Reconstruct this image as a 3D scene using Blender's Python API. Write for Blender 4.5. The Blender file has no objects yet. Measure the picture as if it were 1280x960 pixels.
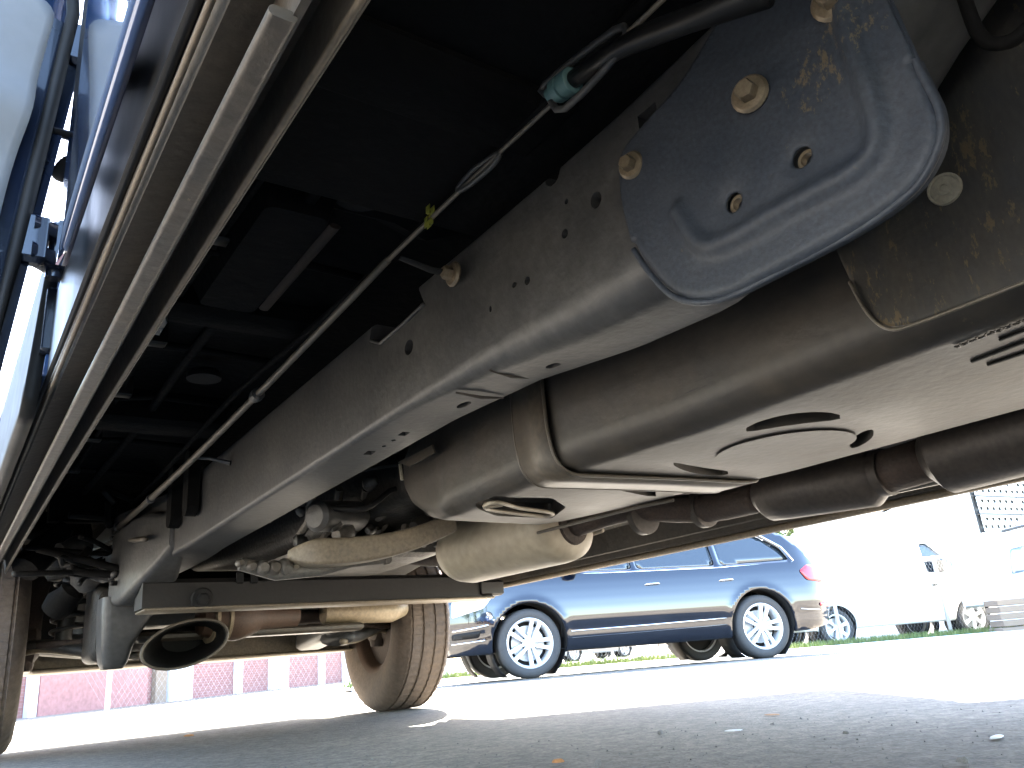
import bpy, bmesh, math, random
import numpy as np
from mathutils import Vector, Matrix
random.seed(7); rng = np.random.default_rng(7)
PI = math.pi
scn = bpy.context.scene
col = scn.collection

# ------------------------------------------------------------------ camera, sky, sun, exposure
# world: X to the truck's passenger side, Y towards its front, Z up; the camera lies beside the rocker panel
FPX = 1000.0; CAM = Vector((0.0, 0.0, 0.20))
def _ray(px, py): return Vector(((px-640)/FPX, -(py-480)/FPX, -1.0))
_F = _ray(-100, 885).normalized(); _r = _ray(1280, 764.25)
_U = _r.cross(_F).normalized()
if _U.y < 0: _U = -_U
_R = _F.cross(_U).normalized()
M3 = Matrix((_R, _F, _U))
cd = bpy.data.cameras.new('camera'); cam = bpy.data.objects.new('camera', cd); col.objects.link(cam)
cd.sensor_width = 36; cd.lens = FPX/1280*36; cd.clip_start = 0.02; cd.clip_end = 2000
cam.matrix_world = Matrix.Translation(CAM) @ M3.to_4x4()
scn.camera = cam

SUN_SHIFT = (-0.80, -1.20)                     # ground shift of a shadow per metre of height
sdir = Vector((SUN_SHIFT[0], SUN_SHIFT[1], -1)).normalized()
elev = math.asin(-sdir.z); azim = math.atan2(-sdir.x, -sdir.y)
w = bpy.data.worlds.new('World'); scn.world = w; w.use_nodes = True
nt = w.node_tree; bgn = nt.nodes['Background']
sky = nt.nodes.new('ShaderNodeTexSky'); sky.sky_type = 'NISHITA'; sky.sun_disc = False
sky.sun_elevation = elev; sky.sun_rotation = azim; sky.air_density = 1.0; sky.dust_density = 1.2
nt.links.new(sky.outputs[0], bgn.inputs[0]); bgn.inputs[1].default_value = 0.085
sl = bpy.data.lights.new('sun', 'SUN'); sl.energy = 5.0; sl.angle = math.radians(0.53); sl.color = (1.0, 0.935, 0.83)
so = bpy.data.objects.new('sun', sl); col.objects.link(so)
so.rotation_euler = sdir.to_track_quat('-Z', 'Y').to_euler(); so.location = (6, 9, 12)
vs = scn.view_settings; vs.view_transform = 'Standard'; vs.look = 'None'; vs.gamma = 1.0; vs.use_curve_mapping = False
vs.exposure = 4.75
scn.render.engine = 'CYCLES'
scn.cycles.max_bounces = 8; scn.cycles.diffuse_bounces = 5; scn.cycles.glossy_bounces = 4

# ------------------------------------------------------------------ helpers
def P(px, py, ax, val):
    """point where the line of sight through a pixel of the photograph meets the plane ax = val"""
    d = M3 @ _ray(px, py); i = 'xyz'.index(ax); t = (val-CAM[i])/d[i]
    return CAM + d*t

def link(name, me, mat=None, parent=None, smooth=None):
    o = bpy.data.objects.new(name, me); col.objects.link(o)
    if mat is not None and not me.materials: me.materials.append(mat)
    if smooth is not None:
        for p in me.polygons: p.use_smooth = True
        if smooth < 179: me.set_sharp_from_angle(angle=math.radians(smooth))
    if parent is not None:
        o.parent = parent
        if parent.type == 'EMPTY' and parent.get('world_children'):
            o.matrix_parent_inverse = Matrix.Translation(parent.location).inverted()
    return o
def mk(name, V, F, mat, parent=None, smooth=40):
    me = bpy.data.meshes.new(name); me.from_pydata([tuple(v) for v in V], [], [tuple(int(i) for i in f) for f in F]); me.update()
    return link(name, me, mat, parent, smooth)
class MB:
    """collects shapes that make up ONE part"""
    def __init__(s): s.V = []; s.F = []
    def add(s, V, F):
        b = len(s.V); s.V += [tuple(v) for v in V]; s.F += [tuple(int(i)+b for i in f) for f in F]; return s
    def box(s, lo, hi, T=None, b=0.0):
        x0,y0,z0 = lo; x1,y1,z1 = hi
        if b > 0:
            V=[];
            for z,i in ((z0,b),(z0+b,0),(z1-b,0),(z1,b)):
                V += [(x0+i+b*0.3,y0+i,z),(x1-i-b*0.3,y0+i,z),(x1-i,y0+i+b*0.3,z),(x1-i,y1-i-b*0.3,z),(x1-i-b*0.3,y1-i,z),(x0+i+b*0.3,y1-i,z),(x0+i,y1-i-b*0.3,z),(x0+i,y0+i+b*0.3,z)]
            F=[tuple(range(7,-1,-1)), tuple(range(24,32))]
            for k in range(3):
                for j in range(8): F.append((k*8+j,k*8+(j+1)%8,(k+1)*8+(j+1)%8,(k+1)*8+j))
        else:
            V=[(x0,y0,z0),(x1,y0,z0),(x1,y1,z0),(x0,y1,z0),(x0,y0,z1),(x1,y0,z1),(x1,y1,z1),(x0,y1,z1)]
            F=[(3,2,1,0),(4,5,6,7),(0,1,5,4),(1,2,6,5),(2,3,7,6),(3,0,4,7)]
        if T is not None: V=[tuple(T @ Vector(v)) for v in V]
        return s.add(V,F)
    def tube(s, pts, r, n=12, caps=True, flat=1.0, closed=False):
        pts=[Vector(p) for p in pts]; m=len(pts)
        rr = r if hasattr(r,'__len__') else [r]*m
        V=[];F=[]; up=None
        for i,p in enumerate(pts):
            if closed: t=(pts[(i+1)%m]-pts[i-1]).normalized()
            else: t=(pts[min(i+1,m-1)]-pts[max(i-1,0)]).normalized()
            if up is None:
                up = Vector((0,0,1)) if abs(t.z)<.9 else Vector((1,0,0))
            a=t.cross(up).normalized(); up=a.cross(t).normalized()
            for k in range(n):
                an=2*PI*k/n; V.append(p+(a*math.cos(an)+up*math.sin(an)*flat)*rr[i])
        for i in range(m if closed else m-1):
            for k in range(n):
                j=(i+1)%m
                F.append((i*n+k,i*n+(k+1)%n,j*n+(k+1)%n,j*n+k))
        if caps and not closed: F.append(tuple(range(n-1,-1,-1))); F.append(tuple((m-1)*n+k for k in range(n)))
        return s.add(V,F)
    def lathe(s, prof, n=32, T=None, closed=False):
        """prof: (radius, along) turned about the local Y axis"""
        V=[];F=[];m=len(prof)
        for r,a in prof:
            for k in range(n):
                an=2*PI*k/n; V.append((r*math.cos(an),a,r*math.sin(an)))
        for i in range(m if closed else m-1):
            j=(i+1)%m
            for k in range(n): F.append((i*n+k,j*n+k,j*n+(k+1)%n,i*n+(k+1)%n))
        if not closed:
            if prof[0][0]>1e-4: F.append(tuple(range(n)))
            if prof[-1][0]>1e-4: F.append(tuple((m-1)*n+k for k in range(n-1,-1,-1)))
        if T is not None: V=[tuple(T @ Vector(v)) for v in V]
        return s.add(V,F)
    def loft(s, secs, caps=True, closed=True):
        n=len(secs[0]); V=[v for sec in secs for v in sec]; F=[]
        for i in range(len(secs)-1):
            for k in range(n if closed else n-1): F.append((i*n+k,i*n+(k+1)%n,(i+1)*n+(k+1)%n,(i+1)*n+k))
        if caps: F.append(tuple(range(n-1,-1,-1))); F.append(tuple((len(secs)-1)*n+k for k in range(n)))
        return s.add(V,F)
    def build(s, name, mat, parent=None, smooth=40, normals=True):
        o=mk(name,s.V,s.F,mat,parent,None)
        if normals:
            bm=bmesh.new(); bm.from_mesh(o.data); bmesh.ops.recalc_face_normals(bm,faces=bm.faces); bm.to_mesh(o.data); bm.free()
        for p in o.data.polygons: p.use_smooth=True
        if smooth<179: o.data.set_sharp_from_angle(angle=math.radians(smooth))
        return o
def rot_to(d, loc=(0,0,0)):
    """matrix that turns local +Y to d"""
    return Matrix.Translation(Vector(loc)) @ Vector(d).normalized().to_track_quat('Y','Z').to_matrix().to_4x4()
def rrect(x0,x1,z0,z1,r,n=5):
    """rounded rectangle, list of (x,z); r may be 4 radii (x0z0, x1z0, x1z1, x0z1)"""
    r = r if hasattr(r,'__len__') else (r,)*4
    out=[]
    for (cx,cz,a0,q) in ((x0+r[0],z0+r[0],PI,r[0]),(x1-r[1],z0+r[1],1.5*PI,r[1]),(x1-r[2],z1-r[2],0,r[2]),(x0+r[3],z1-r[3],.5*PI,r[3])):
        for k in range(n+1):
            a=a0+.5*PI*k/n; out.append((cx+q*math.cos(a),cz+q*math.sin(a)))
    return out
def lerpc(tab, x):
    """smooth-ish table lookup: tab rows (x, a, b, ...)"""
    xs=[t[0] for t in tab]
    return [float(np.interp(x,xs,[t[k] for t in tab])) for k in range(1,len(tab[0]))]
def catmull(pts, m=8, closed=False):
    pts=[Vector(p) for p in pts]; n=len(pts); out=[]
    for i in range(n if closed else n-1):
        if closed: a,b,c,d=pts[i-1],pts[i],pts[(i+1)%n],pts[(i+2)%n]
        else: a,b,c,d=pts[max(i-1,0)],pts[i],pts[i+1],pts[min(i+2,n-1)]
        for k in range(m):
            t=k/m; out.append(.5*((2*b)+(c-a)*t+(2*a-5*b+4*c-d)*t*t+(3*b-a-3*c+d)*t**3))
    if not closed: out.append(pts[-1])
    return out
def round_poly(pts, r, n=5):
    """2-D polygon with rounded corners; r a number or a list"""
    out=[];N=len(pts)
    for i in range(N):
        a=Vector(pts[i-1][:2]);b=Vector(pts[i][:2]);c=Vector(pts[(i+1)%N][:2]); q=r[i] if hasattr(r,'__len__') else r
        u=(a-b);v=(c-b); q=min(q,u.length*.45,v.length*.45)
        p=b+u.normalized()*q; s=b+v.normalized()*q
        for k in range(n+1):
            t=k/n; out.append(tuple(p*(1-t)**2+b*2*t*(1-t)+s*t*t))
    return out
def inside(poly, X, Y):
    res=np.zeros(X.shape,bool); n=len(poly)
    for i in range(n):
        x0,y0=poly[i-1]; x1,y1=poly[i]
        c=((y0>Y)!=(y1>Y))
        with np.errstate(divide='ignore',invalid='ignore'):
            res ^= c & (X < (x1-x0)*(Y-y0)/((y1-y0) if y1!=y0 else 1e-12)+x0)
    return res
def sheet(outline, res, holes=()):
    """grid of quads filling a 2-D outline minus holes, its rim snapped to the outlines -> (N,2) array, faces"""
    o=np.array(outline); lo=o.min(0)-res*.37; hi=o.max(0)+res
    xs=np.arange(lo[0],hi[0]+res,res); ys=np.arange(lo[1],hi[1]+res,res)
    cx,cy=np.meshgrid((xs[:-1]+xs[1:])/2,(ys[:-1]+ys[1:])/2,indexing='ij')
    keep=inside(outline,cx,cy)
    for h in holes: keep &= ~inside(h,cx,cy)
    cnt=np.zeros((len(xs),len(ys)),int)
    for a in (0,1):
        for b in (0,1): cnt[a:len(xs)-1+a,b:len(ys)-1+b]+=keep
    idx=-np.ones(cnt.shape,int); used=np.argwhere(cnt>0); idx[used[:,0],used[:,1]]=np.arange(len(used))
    Pn=np.stack([xs[used[:,0]],ys[used[:,1]]],1); rim=cnt[used[:,0],used[:,1]]<4
    segs=[]
    for L in [outline]+list(holes):
        L=np.array(L); segs.append((np.roll(L,1,0),L))
    A=np.concatenate([s[0] for s in segs]); B=np.concatenate([s[1] for s in segs]); D=B-A; dd=(D**2).sum(1)+1e-15
    for i in np.nonzero(rim)[0]:
        p=Pn[i]; t=np.clip(((p-A)*D).sum(1)/dd,0,1); q=A+D*t[:,None]; e=((q-p)**2).sum(1); k=e.argmin()
        if e[k]<(res*1.5)**2: Pn[i]=q[k]
    F=[(idx[i,j],idx[i+1,j],idx[i+1,j+1],idx[i,j+1]) for i,j in np.argwhere(keep)]
    return Pn,F,rim
def seg_dist(Pn, line):
    line=np.array(line); best=np.full(len(Pn),9e9)
    for a,b in zip(line[:-1],line[1:]):
        d=b-a; t=np.clip(((Pn-a)@d)/(d@d+1e-15),0,1); best=np.minimum(best,np.linalg.norm(Pn-(a+t[:,None]*d),axis=1))
    return best
def solidify(o, t, offset=0.0):
    m=o.modifiers.new('thickness','SOLIDIFY'); m.thickness=t; m.offset=offset; return o
def cut(o, cutter, smooth=30):
    """subtract cutter's shapes from o and keep the plain mesh"""
    c=mk('cutter',cutter.V,cutter.F,None,None,None)
    bm=bmesh.new(); bm.from_mesh(c.data); bmesh.ops.recalc_face_normals(bm,faces=bm.faces); bm.to_mesh(c.data); bm.free()
    m=o.modifiers.new('b','BOOLEAN'); m.operation='DIFFERENCE'; m.solver='EXACT'; m.object=c; m.use_self=True
    dg=bpy.context.evaluated_depsgraph_get(); me=bpy.data.meshes.new_from_object(o.evaluated_get(dg))
    o.modifiers.clear(); old=o.data; o.data=me; bpy.data.objects.remove(c)
    for p in me.polygons: p.use_smooth=True
    me.set_sharp_from_angle(angle=math.radians(smooth)); return o
def empty(name, loc, label=None, cat=None, group=None, rz=0.0, world_children=False):
    o=bpy.data.objects.new(name,None); col.objects.link(o); o.location=loc; o.rotation_euler=(0,0,rz); o.empty_display_size=.2
    if world_children: o['world_children']=1
    return tag(o,label,cat,group)
def tag(o,label=None,cat=None,group=None,kind=None):
    if label: o['label']=label
    if cat: o['category']=cat
    if group: o['group']=group
    if kind: o['kind']=kind
    return o
def copy_tree(o,parent=None):
    c=o.copy(); col.objects.link(c); c.parent=parent
    for ch in list(o.children): copy_tree(ch,c)
    return c

# ------------------------------------------------------------------ materials
def mat(name, base, rough=.6, metal=0.0, dirt=None, dirt_amt=.5, scale=8.0, bump=0.0, bscale=60.0, spec=.5, coat=0.0, trans=0.0, streak=None, var=.15, alpha=1.0):
    m=bpy.data.materials.new(name); m.use_nodes=True; t=m.node_tree; b=t.nodes['Principled BSDF']
    b.inputs['Roughness'].default_value=rough; b.inputs['Metallic'].default_value=metal
    b.inputs['Specular IOR Level'].default_value=spec; b.inputs['Coat Weight'].default_value=coat
    b.inputs['Transmission Weight'].default_value=trans
    tc=t.nodes.new('ShaderNodeTexCoord'); src=tc.outputs['Object']
    if streak is not None:
        mp=t.nodes.new('ShaderNodeMapping'); mp.inputs['Scale'].default_value=streak; t.links.new(src,mp.inputs[0]); src=mp.outputs[0]
    n1=t.nodes.new('ShaderNodeTexNoise'); n1.inputs['Scale'].default_value=scale; n1.inputs['Detail'].default_value=6; n1.inputs['Roughness'].default_value=.62
    t.links.new(src,n1.inputs['Vector'])
    dirt = dirt or tuple(min(1,c*1.35+.004) for c in base)
    r=t.nodes.new('ShaderNodeValToRGB'); r.color_ramp.elements[0].position=.5-.28*dirt_amt-.04; r.color_ramp.elements[1].position=.5+.34-.18*dirt_amt
    r.color_ramp.elements[0].color=(*base,1); r.color_ramp.elements[1].color=(*[base[i]*(1-dirt_amt)+dirt[i]*dirt_amt for i in range(3)],1)
    t.links.new(n1.outputs['Fac'],r.inputs[0])
    n2=t.nodes.new('ShaderNodeTexNoise'); n2.inputs['Scale'].default_value=scale*9; n2.inputs['Detail'].default_value=3; t.links.new(src,n2.inputs['Vector'])
    mr=t.nodes.new('ShaderNodeMapRange'); mr.inputs[1].default_value=.3; mr.inputs[2].default_value=.7; mr.inputs[3].default_value=1-var; mr.inputs[4].default_value=1+var
    t.links.new(n2.outputs['Fac'],mr.inputs[0])
    mx=t.nodes.new('ShaderNodeVectorMath'); mx.operation='SCALE'; t.links.new(r.outputs[0],mx.inputs[0]); t.links.new(mr.outputs[0],mx.inputs['Scale'])
    t.links.new(mx.outputs[0],b.inputs['Base Color'])
    rr=t.nodes.new('ShaderNodeMapRange'); rr.inputs[3].default_value=max(.03,rough-.10); rr.inputs[4].default_value=min(1,rough+.12); t.links.new(n1.outputs['Fac'],rr.inputs[0]); t.links.new(rr.outputs[0],b.inputs['Roughness'])
    if bump>0:
        n3=t.nodes.new('ShaderNodeTexNoise'); n3.inputs['Scale'].default_value=bscale; n3.inputs['Detail'].default_value=4; t.links.new(tc.outputs['Object'],n3.inputs['Vector'])
        bp=t.nodes.new('ShaderNodeBump'); bp.inputs['Strength'].default_value=bump; bp.inputs['Distance'].default_value=.01; t.links.new(n3.outputs['Fac'],bp.inputs['Height']); t.links.new(bp.outputs[0],b.inputs['Normal'])
    return m
def plain(name, base, rough=.5, metal=0.0, **k): return mat(name,base,rough,metal,var=.04,dirt_amt=.25,**k)
def mud_layer(m, color, scale, thr, stretch=(1,1,1), center=None, radius=.2, detail=5):
    """flecks of dried mud: sharp-edged noise over the paint, optionally only around one spot"""
    t=m.node_tree; b=t.nodes['Principled BSDF']; L=b.inputs['Base Color'].links[0]; src=L.from_socket
    tc=t.nodes.new('ShaderNodeTexCoord'); mp=t.nodes.new('ShaderNodeMapping'); mp.inputs['Scale'].default_value=stretch; t.links.new(tc.outputs['Object'],mp.inputs[0])
    n=t.nodes.new('ShaderNodeTexNoise'); n.inputs['Scale'].default_value=scale; n.inputs['Detail'].default_value=detail; n.inputs['Roughness'].default_value=.75; t.links.new(mp.outputs[0],n.inputs['Vector'])
    val=n.outputs['Fac']
    big=t.nodes.new('ShaderNodeTexNoise'); big.inputs['Scale'].default_value=scale*.16; t.links.new(mp.outputs[0],big.inputs['Vector'])
    ad=t.nodes.new('ShaderNodeMath'); ad.operation='MULTIPLY_ADD'; ad.inputs[1].default_value=.55; t.links.new(big.outputs['Fac'],ad.inputs[0]); t.links.new(val,ad.inputs[2]); val=ad.outputs[0]
    if center:
        ds=t.nodes.new('ShaderNodeVectorMath'); ds.operation='DISTANCE'; ds.inputs[1].default_value=center; t.links.new(tc.outputs['Object'],ds.inputs[0])
        fa=t.nodes.new('ShaderNodeMath'); fa.operation='MULTIPLY_ADD'; fa.inputs[1].default_value=-.35/radius; t.links.new(ds.outputs['Value'],fa.inputs[0]); t.links.new(val,fa.inputs[2]); val=fa.outputs[0]
    r=t.nodes.new('ShaderNodeMapRange'); r.inputs[1].default_value=thr; r.inputs[2].default_value=thr+.06; t.links.new(val,r.inputs[0])
    mx=t.nodes.new('ShaderNodeMix'); mx.data_type='RGBA'; t.links.new(r.outputs[0],mx.inputs[0]); t.links.new(src,mx.inputs[6]); mx.inputs[7].default_value=(*color,1); t.links.new(mx.outputs[2],b.inputs['Base Color'])
DUST=(.30,.24,.17)
mFrame=mat('frame paint',(0.0286,0.02925,0.0312),.48,dirt=(0.0806,0.0754,0.0676),dirt_amt=.6,scale=6,bump=.10,bscale=90,var=.22)
mPlate=mat('plate paint',(.0215,.0275,.0385),.55,dirt=(.038,.043,.052),dirt_amt=.6,scale=22,bump=.10,bscale=140,var=.2,spec=.35)
mTank=mat('tank plastic',(0.02315,0.02153,0.02051),.52,dirt=(0.07277,0.05565,0.03711),dirt_amt=.65,scale=5,bump=.08,bscale=60,var=.15)
mStrap=mat('strap steel',(.045,.040,.034),.45,dirt=(.13,.10,.068),dirt_amt=.6,scale=9,var=.2)
mShield=mat('shield plastic',(0.0192,0.0192,0.02),.75,dirt=(0.056,0.0448,0.0288),dirt_amt=.6,scale=9,streak=(1,2.6,.9),bump=.2,bscale=50)
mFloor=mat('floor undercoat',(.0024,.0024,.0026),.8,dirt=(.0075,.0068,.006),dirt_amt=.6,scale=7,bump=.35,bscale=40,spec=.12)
mBlack=mat('black rubber',(0.0054,0.0054,0.0057),.65,dirt=(0.012,0.0108,0.0096),dirt_amt=.5,scale=12,spec=.3)
mBlackG=plain('black plastic',(0.006,0.006,0.0066),.4,spec=.3)
mRock=mat('rocker sealer',(0.0306,0.0288,0.027),.5,dirt=(0.099,0.0774,0.054),dirt_amt=.65,scale=7,bump=.15,bscale=70,var=.2)
mRockTan=mat('rocker seam',(.10,.076,.05),.6,dirt=(.17,.13,.09),dirt_amt=.5,scale=16,bump=.1)
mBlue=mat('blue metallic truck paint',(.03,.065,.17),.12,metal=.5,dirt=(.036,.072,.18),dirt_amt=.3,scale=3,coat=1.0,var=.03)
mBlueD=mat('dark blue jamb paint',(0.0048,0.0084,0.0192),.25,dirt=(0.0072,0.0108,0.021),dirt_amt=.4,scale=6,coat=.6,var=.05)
mTrim=mat('grey door trim',(0.1815,0.187,0.1925),.55,dirt=(0.154,0.1595,0.165),dirt_amt=.3,scale=5,var=.03)
mCable=mat('cable steel',(.10,.088,.072),.5,metal=.3,dirt=(.15,.12,.085),dirt_amt=.5,scale=30)
mTeal=plain('teal plastic',(.075,.15,.145),.5)
mYel=plain('yellow tag',(.20,.20,.02),.6)
mBolt=mat('rusty bolt',(.13,.098,.062),.42,metal=.5,dirt=(.25,.205,.145),dirt_amt=.7,scale=40)
mPin=mat('pin plastic',(.26,.235,.18),.6,dirt=(.18,.15,.1),dirt_amt=.5,scale=30)
mRust=mat('rusted steel',(0.0308,0.022,0.01815),.75,dirt=(0.066,0.0407,0.0275),dirt_amt=.6,scale=18,bump=.25,bscale=90,var=.25)
mExh=mat('exhaust steel',(.038,.032,.029),.5,metal=.3,dirt=(.07,.056,.045),dirt_amt=.5,scale=10,bump=.10,var=.2)
mMuf=mat('aluminised muffler',(.29,.25,.19),.5,metal=.05,dirt=(.40,.335,.24),dirt_amt=.5,scale=4,bump=.05,var=.14)
mBeam=mat('dusty lightened beam',(0.1373,0.1122,0.08096),.55,dirt=(0.2402,0.187,0.1214),dirt_amt=.6,scale=14,bump=.2,bscale=60,var=.2)
mWheelRust=mat('rusted wheel barrel',(.058,.033,.021),.6,dirt=(.10,.055,.032),dirt_amt=.6,scale=16,bump=.1)
mCross=mat('crossmember paint',(.010,.009,.0085),.55,dirt=(.022,.018,.015),dirt_amt=.55,scale=9,bump=.06,bscale=90,var=.2)
mDarkCast=mat('oily dark casting',(0.016,0.0152,0.0144),.5,dirt=(0.044,0.0376,0.0304),dirt_amt=.6,scale=15,bump=.3,bscale=70,var=.25)
mBlueM=mat('blue paint with sky sheen',(.045,.095,.24),.30,metal=.35,dirt=(.055,.105,.25),dirt_amt=.3,scale=3,coat=.4,var=.03)  # lighter copy of the truck paint, sky reflection put into its blue
mAlu=mat('cast aluminium',(.12,.112,.10),.5,metal=.3,dirt=(.07,.052,.036),dirt_amt=.6,scale=12,bump=.3,bscale=80)
mTanMetal=mat('tan heat shield steel',(.27,.215,.14),.45,metal=.2,dirt=(.19,.145,.09),dirt_amt=.5,scale=9,var=.2)
mTyre=mat('dusty tyre',(0.069,0.0529,0.04255),.85,dirt=(0.1495,0.1092,0.0782),dirt_amt=.6,scale=7,bump=.2,bscale=90)
mSilver=mat('silver wheel',(.72,.73,.74),.3,metal=.35,dirt=(.6,.6,.6),dirt_amt=.3,scale=10,var=.03)
mTyreB=mat('car tyre',(.035,.035,.037),.7,dirt=(.07,.068,.065),dirt_amt=.5,scale=9)
mSUV=mat('black car paint',(.0025,.0045,.011),.04,dirt=(.003,.005,.012),dirt_amt=.3,scale=2,coat=1.0,var=.02)
mGlassD=plain('car glass',(.02,.028,.035),.04,coat=1.0)
mChrome=plain('chrome',(.8,.8,.8),.12,metal=1.0)
mWhite=mat('white van paint',(.80,.80,.79),.35,dirt=(.7,.7,.68),dirt_amt=.3,scale=3,coat=.3,var=.02)
mRed=plain('red lens',(.45,.02,.03),.15,coat=.6)
mRedP=plain('red car paint',(.4,.03,.03),.2,coat=.6)
mHead=plain('headlight lens',(.5,.52,.55),.08,coat=1.0)
mGalv=mat('galvanised steel',(.42,.43,.44),.45,metal=.5,dirt=(.5,.5,.5),dirt_amt=.4,scale=8)
mWood=mat('weathered wood',(.20,.15,.11),.8,dirt=(.3,.23,.17),dirt_amt=.5,scale=8,streak=(1,1,9))
mLeaf=mat('leaves',(.06,.10,.03),.55,dirt=(.12,.16,.05),dirt_amt=.6,scale=3)
mBark=mat('bark',(.12,.09,.07),.9,dirt=(.2,.16,.12),dirt_amt=.5,scale=12,bump=.4)
mGrass=mat('grass blades',(.07,.12,.03),.7,dirt=(.22,.22,.07),dirt_amt=.6,scale=2)
mSoil=mat('soil',(.12,.10,.06),.95,dirt=(.10,.13,.04),dirt_amt=.6,scale=3,bump=.4,bscale=25)
mStone=mat('pebble',(.12,.115,.11),.85,dirt=(.26,.25,.235),dirt_amt=.6,scale=60)
mPaper=plain('white litter',(.75,.76,.78),.7)
mDryLeaf=mat('dry leaf',(.34,.15,.05),.7,dirt=(.45,.24,.1),dirt_amt=.5,scale=30)
mBrick=mat('red brick',(.33,.13,.10),.85,dirt=(.42,.2,.15),dirt_amt=.5,scale=2.5,var=.1,bump=.2,bscale=20)
mMortar=mat('mortar',(.42,.40,.37),.9,scale=6)
mFrameW=plain('painted frame',(.7,.74,.78),.5)
mPane=plain('window pane',(.08,.12,.16),.06,coat=.8)
mRoof=mat('pale roof',(.6,.6,.6),.8,dirt=(.5,.5,.5),dirt_amt=.4,scale=2)
mConcrete=mat('pale concrete',(.62,.61,.59),.85,dirt=(.55,.54,.52),dirt_amt=.4,scale=.6,var=.03)

def asphalt():
    m=bpy.data.materials.new('asphalt'); m.use_nodes=True; t=m.node_tree; b=t.nodes['Principled BSDF']; b.inputs['Roughness'].default_value=.9
    b.inputs['Specular IOR Level'].default_value=.25
    tc=t.nodes.new('ShaderNodeTexCoord')
    def noise(s,d=6):
        n=t.nodes.new('ShaderNodeTexNoise'); n.inputs['Scale'].default_value=s; n.inputs['Detail'].default_value=d; t.links.new(tc.outputs['Object'],n.inputs['Vector']); return n
    v=t.nodes.new('ShaderNodeTexVoronoi'); v.inputs['Scale'].default_value=150; t.links.new(tc.outputs['Object'],v.inputs['Vector'])
    n1=noise(1.3); n2=noise(28,8)
    r=t.nodes.new('ShaderNodeValToRGB'); e=r.color_ramp.elements; e[0].position=.25; e[0].color=(.145,.134,.118,1); e[1].position=.8; e[1].color=(.290,.265,.228,1)
    t.links.new(n2.outputs['Fac'],r.inputs[0])
    r2=t.nodes.new('ShaderNodeValToRGB'); r2.color_ramp.elements[0].color=(.80,.80,.80,1); r2.color_ramp.elements[1].color=(1.2,1.18,1.12,1); r2.color_ramp.elements[0].position=.3; r2.color_ramp.elements[1].position=.7
    t.links.new(n1.outputs['Fac'],r2.inputs[0])
    r3=t.nodes.new('ShaderNodeValToRGB'); r3.color_ramp.elements[0].color=(.86,.86,.86,1); r3.color_ramp.elements[1].color=(1.32,1.30,1.28,1); r3.color_ramp.elements[0].position=.25; r3.color_ramp.elements[1].position=.95
    t.links.new(v.outputs['Color'],r3.inputs[0])
    a=t.nodes.new('ShaderNodeVectorMath'); a.operation='MULTIPLY'; t.links.new(r.outputs[0],a.inputs[0]); t.links.new(r2.outputs[0],a.inputs[1])
    c=t.nodes.new('ShaderNodeVectorMath'); c.operation='MULTIPLY'; t.links.new(a.outputs[0],c.inputs[0]); t.links.new(r3.outputs[0],c.inputs[1])
    st=noise(.55,3); rs=t.nodes.new('ShaderNodeValToRGB'); rs.color_ramp.elements[0].position=.40; rs.color_ramp.elements[0].color=(.72,.71,.70,1); rs.color_ramp.elements[1].position=.58; rs.color_ramp.elements[1].color=(1,1,1,1); t.links.new(st.outputs['Fac'],rs.inputs[0])
    dn=noise(2.2,4); dm=t.nodes.new('ShaderNodeMix'); dm.data_type='VECTOR'; dm.inputs[0].default_value=.25; t.links.new(tc.outputs['Object'],dm.inputs[4]); t.links.new(dn.outputs['Color'],dm.inputs[5])
    vc=t.nodes.new('ShaderNodeTexVoronoi'); vc.feature='DISTANCE_TO_EDGE'; vc.inputs['Scale'].default_value=.9; t.links.new(dm.outputs[1],vc.inputs['Vector'])
    rc=t.nodes.new('ShaderNodeValToRGB'); rc.color_ramp.elements[0].position=.004; rc.color_ramp.elements[0].color=(.93,.93,.93,1); rc.color_ramp.elements[1].position=.012; rc.color_ramp.elements[1].color=(1,1,1,1); t.links.new(vc.outputs['Distance'],rc.inputs[0])
    d1=t.nodes.new('ShaderNodeVectorMath'); d1.operation='MULTIPLY'; t.links.new(c.outputs[0],d1.inputs[0]); t.links.new(rs.outputs[0],d1.inputs[1])
    d2=t.nodes.new('ShaderNodeVectorMath'); d2.operation='MULTIPLY'; t.links.new(d1.outputs[0],d2.inputs[0]); t.links.new(rc.outputs[0],d2.inputs[1])
    t.links.new(d2.outputs[0],b.inputs['Base Color'])
    bp=t.nodes.new('ShaderNodeBump'); bp.inputs['Strength'].default_value=.4; bp.inputs['Distance'].default_value=.005
    t.links.new(v.outputs['Distance'],bp.inputs['Height']); t.links.new(bp.outputs[0],b.inputs['Normal'])
    return m
mAsphalt=asphalt()

# ------------------------------------------------------------------ ground
def gz(x,y):
    d=math.hypot(x,y); t=min(1,max(0,(d-4)/10)); return -.10*t*t*(3-2*t)-.008*min(14,max(0,x-8))
V=[(0,0,0)];F=[]; rings=[.3,.6,1,1.5,2,2.6,3.2,4,4.8,5.6,6.4,7.2,8,9,10,11,12,13,14,16,20,28,45,80,160,400,900]; NA=72
for r in rings:
    for k in range(NA):
        a=2*PI*k/NA; x=r*math.cos(a); y=r*math.sin(a); V.append((x,y,gz(x,y)))
for k in range(NA): F.append((0,1+k,1+(k+1)%NA))
for i in range(len(rings)-1):
    for k in range(NA): F.append((1+i*NA+k,1+(i+1)*NA+k,1+(i+1)*NA+(k+1)%NA,1+i*NA+(k+1)%NA))
tag(mk('ground',V,F,mAsphalt,None,180),kind='structure')

# ------------------------------------------------------------------ the pickup truck
CX=1.07                                                     # its centre line
truck=empty('pickup_truck',(CX,1.7,0),'blue pickup truck with open doors, seen from below beside its dusty underside','pickup truck',world_children=True)
T=truck

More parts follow.
